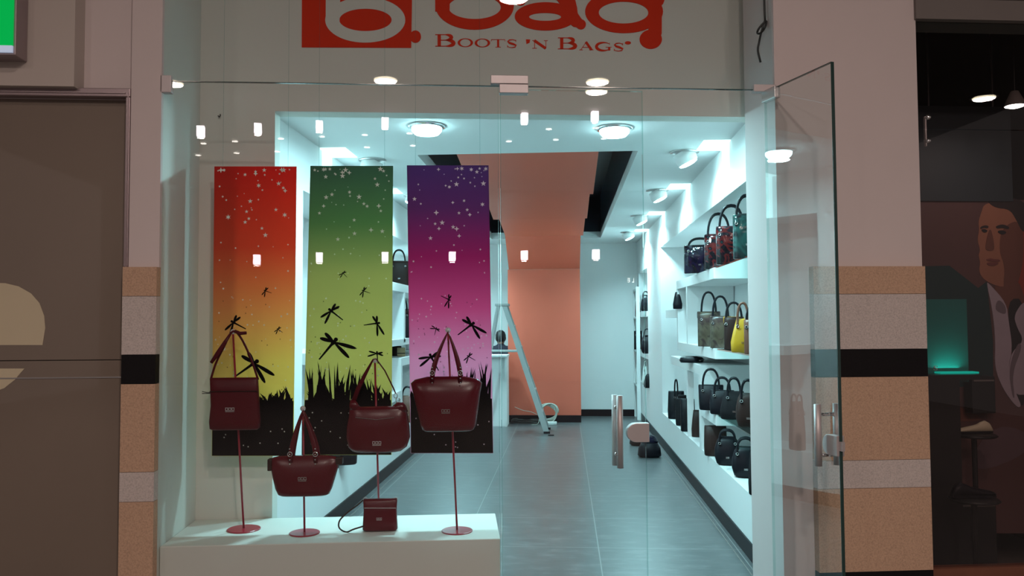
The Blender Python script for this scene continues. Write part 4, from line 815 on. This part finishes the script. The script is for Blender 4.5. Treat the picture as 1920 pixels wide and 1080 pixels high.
MB().fbox(g0, g1, GS-.01, GS+.001, gz1, gz2).build('green_face', 'green', gs, world=True); MB().fbox(g0, g1, GS-.01, GS+.001, gz0, gz1-.001).build('white_edge', 'signw', gs, world=True)

# ================================================================== right neighbour: dark shoe shop window
r0 = fa(1722, 500, GN)[0]; r1 = fa(2300, 500, GN)[0]
c = MB(); c.fbox((1.78+6.8*math.sin(PHI))/math.cos(PHI), r1, 6.8, 6.9, 0, 5); c.fbox(r1, r1+.1, GN, 6.9, 0, 5); c.box(1.74, 1.84, 4.7, 7.3, 0, 5); struct('wall_neighbour', c, 'darkwall')
c = MB(); c.fbox(r0-.05, r1, GN+.1, 6.9, 4.2, 4.3); struct('ceiling_neighbour', c, 'darkwall')
za, zb = fa(1800, 42, GN)[1], fa(1800, 5, GN)[1]
c = MB(); c.fbox(r0, r1, GN-.04, GN+.15, za, zb); struct('trim_5', c, 'greyp'); c = MB(); c.fbox(r0, r1, GN+.02, GN+.15, zb, 5.0); struct('wall_over_neighbour', c, 'darkwall')
wn = thing('shop_window', 'dark glass front of the neighbouring shoe shop at right', 'window', F(r0, GN, 0)); zs = fa(1800, 243, GN)[1]
MB().fbox(r0, r1, GN, GN+.01, fa(1800, 1063, GN)[1]+.002, zs-.002).build('lower_pane', 'darkglass', wn, world=True); MB().fbox(r0, r1, GN, GN+.01, zs+.002, za).build('upper_pane', 'darkglass', wn, world=True)
for y in (220, 264):
    MB().tube([fw(1740, y, GN-.012), fw(1740, y, GN)], .013, 14).build('glass_bolt', 'chrome', wn, smooth=True, world=True)
MB().fbox(fa(1733, 240, GN+.03)[0], fa(1735, 240, GN+.03)[0], GN+.02, GN+.035, fa(1734, 272, GN)[1], fa(1734, 216, GN)[1]).build('spider_bracket', 'steel', wn, world=True)
c = MB(); c.fbox(r0, r1, GN-.02, GN+.04, fa(1800, 1100, GN)[1], fa(1800, 1063, GN)[1]); o = c.build('window_kerb', 'brown2'); tag(o, 'brown kerb under the dark window of the right neighbour', 'kerb')
# hanging panel with upper blue-grey field and the poster below
PNn = 4.80
ps = thing('poster', 'large dim poster of a man in a white collared jacket', 'poster', F(fa(1825, 700, PNn)[0], PNn, fa(1825, 800, PNn)[1]))
PP = lambda u, v, d: F(fa(u, v, PNn)[0], PNn-d, fa(u, v, PNn)[1])
MM = {}
def pcol(k, c_): MM[k] = mat('poster_'+k, lin(c_), .6, var=.12, scale=5); return MM[k]
bgd = pcol('background', (92, 62, 60)); 
mats_ = [bgd, pcol('skin', (158, 104, 80)), pcol('skin_shadow', (112, 66, 52)), pcol('hair', (42, 30, 30)), pcol('jacket', (24, 56, 58)), pcol('collar', (172, 158, 168)), pcol('dark', (30, 20, 24)), pcol('warm', (150, 52, 28)), pcol('lips', (120, 62, 56)), pcol('skirt', (100, 78, 84)), pcol('collar_shadow', (118, 104, 112))]
mb = MB(); mb.prism([(1700, 378), (2120, 372), (2120, 1000), (1700, 1000)], PP, -.01, 0, 0)
mb.prism([(1700, 500), (1780, 498), (1834, 540), (1850, 528), (1862, 640), (1862, 720), (1700, 735)], PP, 0, .001, 4)           # shoulder
mb.prism([(1898, 385), (2000, 385), (2000, 600), (1905, 560), (1895, 450)], PP, 0, .001, 7)
mb.prism(chaikin([(1846, 380), (1900, 376), (1913, 400), (1916, 470), (1908, 530), (1880, 540), (1858, 532), (1842, 522), (1835, 508), (1838, 492), (1834, 478), (1838, 470), (1832, 450), (1836, 432), (1834, 415), (1840, 398)]), PP, 0, .002, 1)
mb.prism(chaikin([(1878, 425), (1916, 410), (1920, 480), (1908, 535), (1890, 575), (1880, 540), (1884, 500), (1872, 470)]), PP, 0, .003, 2)
mb.prism(chaikin([(1850, 378), (1868, 373), (1920, 372), (1935, 420), (1918, 440), (1904, 410), (1892, 392), (1866, 390)]), PP, 0, .004, 3)
mb.prism(chaikin([(1837, 426), (1846, 422), (1853, 424), (1852, 428), (1843, 427), (1838, 430)]), PP, 0, .005, 3); mb.prism(chaikin([(1866, 424), (1880, 420), (1892, 426), (1890, 430), (1878, 427), (1868, 429)]), PP, 0, .005, 3)
mb.prism(chaikin([(1838, 431), (1845, 429), (1852, 433), (1845, 437)]), PP, 0, .0055, 6); mb.prism(chaikin([(1868, 434), (1878, 431), (1888, 436), (1878, 441)]), PP, 0, .0055, 6)
mb.prism(chaikin([(1853, 432), (1858, 430), (1864, 462), (1862, 470), (1850, 470), (1846, 464)]), PP, 0, .0052, 2)
mb.prism(chaikin([(1846, 487), (1856, 484), (1862, 486), (1872, 486), (1876, 490), (1860, 491)]), PP, 0, .0056, 8); mb.prism(chaikin([(1848, 492), (1874, 491), (1866, 498), (1852, 498)]), PP, 0, .0056, 8)
mb.prism(chaikin([(1858, 532), (1885, 540), (1910, 520), (1925, 580), (1900, 640), (1888, 590)]), PP, 0, .0032, 2)
mb.prism(chaikin([(1885, 560), (1925, 560), (1925, 760), (1905, 760), (1898, 660)]), PP, 0, .0035, 6)
mb.prism(chaikin([(1848, 528), (1856, 534), (1886, 568), (1890, 600), (1898, 655), (1888, 690), (1905, 740), (1915, 762), (1905, 764), (1880, 730), (1864, 690), (1866, 640), (1860, 580)]), PP, 0, .005, 5)
mb.prism(chaikin([(1870, 560), (1884, 572), (1886, 590), (1872, 586), (1864, 578)]), PP, 0, .006, 10)
mb.prism(chaikin([(1922, 560), (1900, 590), (1905, 612), (1920, 640), (1895, 660), (1890, 700), (1900, 740), (1925, 740), (1990, 740), (1990, 560)]), PP, 0, .0045, 5)
mb.prism(chaikin([(1908, 640), (1916, 650), (1896, 700), (1902, 750), (1896, 740), (1890, 690)]), PP, 0, .0065, 10)
mb.prism(chaikin([(1720, 770), (1760, 755), (1810, 765), (1850, 790), (1780, 790)]), PP, 0, .002, 2); mb.prism(chaikin([(1826, 840), (1870, 795), (1930, 810), (1930, 850), (1826, 890)]), PP, 0, .002, 9)
mb.build('print', mats_, ps, world=True)
MB().fbox(fa(1700, 300, PNn)[0], fa(1895, 300, PNn)[0], PNn-.01, PNn+.01, fa(1800, 378, PNn)[1]+.002, fa(1800, 200, PNn)[1]).build('top_panel', 'blue', ps, world=True)
for x in (1741, 1861): a_, z_ = fa(x, 200, PNn); MB().tube([F(a_, PNn, z_), F(a_, PNn, 4.2)], .006, 6).build('hanging_rod', 'steel', ps, world=True)
tb = thing('display_case', 'dark teal case glowing along its bottom edge in front of the poster', 'display case', F(fa(1790, 700, 4.25)[0], 4.3, 0))
b0, b1 = fa(1742, 700, 4.25)[0], fa(1850, 700, 4.25)[0]; z0_, z1_ = fa(1800, 702, 4.25)[1], fa(1800, 560, 4.25)[1]
MB().fbox(b0-.02, b1-.04, 4.346, 4.356, z0_-.05, z1_).build('back_panel', 'tealp', tb, world=True)
MB().fbox(b0+.08, b1-.03, 4.27, 4.33, z0_+.002, z0_+.012).build('glow_strip', 'tealg', tb, world=True)
bm_ = fa(1788, 700, 4.3)[0]; MB().fbox(b0-.02, b1-.04, 4.25, 4.345, z0_-.03, z0_-.002).build('top_shelf', 'darkbox', tb, world=True); MB().fbox(b0-.02, bm_, 4.25, 4.345, 0, z0_-.03).build('pedestal', 'darkbox', tb, world=True)
arealight('lamp', tuple(F((b0+b1)/2, 4.30, z0_+.03)-tb.location), .16, .22, (.05, 1, .8), tb, rot=(PI, 0, 0))
mb = MB(); glyph(mb, 'S', 1750, 694, 8, 8, lambda u, v, d: F(fa(u, v, 4.25)[0], 4.25-d, fa(u, v, 4.25)[1])); mb.build('letter', 'wht', tb, world=True)
def shoe(px, py, n, L_, m1, lbl, rz):
    q = fw(px, py, n); t = thing('shoe', lbl, 'shoe', q, PHI+rz, 'shoes in the neighbour window'); k = L_
    S = []
    for x, w, h in ((0, .06, .10), (.08, .085, .24), (.2, .09, .30), (.32, .085, .26), (.42, .08, .20), (.55, .10, .17), (.7, .125, .14), (.85, .12, .11), (.95, .08, .075), (1, .03, .04)): S.append((x, w, h))
    v = []; mb = MB(); sg_ = 14
    for x, w, h in S:
        for i in range(sg_): a = 2*PI*i/sg_; v.append((-k*(x-.5), k*w*math.cos(a), k*(.03+h/2+h/2*math.sin(a))))
    f = [(i*sg_+j, i*sg_+(j+1) % sg_, (i+1)*sg_+(j+1) % sg_, (i+1)*sg_+j) for i in range(len(S)-1) for j in range(sg_)]+[tuple(range(sg_-1, -1, -1)), tuple((len(S)-1)*sg_+j for j in range(sg_))]
    mb.add(v, f); mb.build('upper', m1, t, smooth=True)
    MB().prism([(-k*(x-.5), k*w*1.05) for x, w, h in S]+[(-k*(x-.5), -k*w*1.05) for x, w, h in reversed(S)], lambda u, v, d: (u, v, d), 0, k*.05).build('sole', 'blk', t)
    mb = MB()
    for i in range(4): mb.tube([(-k*(-.1+.06*i), -k*.05, k*(.22-.02*i)), (-k*(-.1+.06*i), 0, k*(.245-.02*i)), (-k*(-.1+.06*i), k*.05, k*(.22-.02*i))], k*.008, 5)
    mb.build('laces', m1, t)
    # tray
    y = thing('display_tray', lbl.split(' shoe')[0]+' shoe\'s round black tray on a pole', 'display tray', (q.x, q.y, 0)); h_ = q.z
    MB().lathe([(.001, h_-.022), (.115, h_-.02), (.125, h_-.012), (.115, h_-.004), (.001, h_-.003)], (0, 0, 0), 28).build('tray', 'darkbox', y, smooth=True); MB().tube([(0, 0, .02), (0, 0, h_-.02)], .015, 10).build('pole', 'darkbox', y)
    MB().lathe([(.10, 0), (.10, .012), (.02, .02), (.001, .02)], (0, 0, .001), 24).build('foot', 'darkbox', y)
shoe(1826, 812, 4.53, .22, 'cream', 'cream low shoe on a tray in the right neighbour window', 0)
shoe(1826, 932, 4.07, .24, 'blk', 'black shoe on a low tray in the right neighbour window', PI)
for (x0_, y0_, x1_, y1_, n_, l_) in ((1822, 706, 1868, 775, 4.70, 'black box hung in front of the poster'), (1797, 940, 1870, 1010, 4.27, 'low black box on the neighbour window floor')):
    A, B = fa(x0_, y0_, n_), fa(x1_, y1_, n_); t = thing('display_box', l_, 'box', F((A[0]+B[0])/2, n_, B[1] if y1_ < 900 else 0))
    MB().fbox(A[0], B[0], n_, n_+.08, B[1] if y1_ < 900 else 0, A[1]).build('body', 'darkbox', t, world=True, bevel=.006); MB().fbox(A[0]+.01, B[0]-.01, n_-.004, n_, A[1]-.03, A[1]-.02).build('rail', 'greyp', t, world=True)
p = fw(1903, 199, 4.30); t = thing('pendant_lamp', 'small white lamp hanging in the dark neighbour shop', 'lamp', p)
MB().lathe([(.001, .09), (.02, .085), (.05, .02), (.055, 0)], (0, 0, 0), 20).build('shade', 'greyp', t, smooth=True); MB().lathe([(.052, .0), (.03, -.008), (.001, -.01)], (0, 0, 0), 20).build('bulb', 'tinylamp', t); MB().tube([(0, 0, .09), (0, 0, 4.2-p.z)], .004, 6).build('cord', 'cable', t)
arealight('lamp', (0, 0, -.03), .08, .9, WARM, t)
bpy.context.view_layer.update()
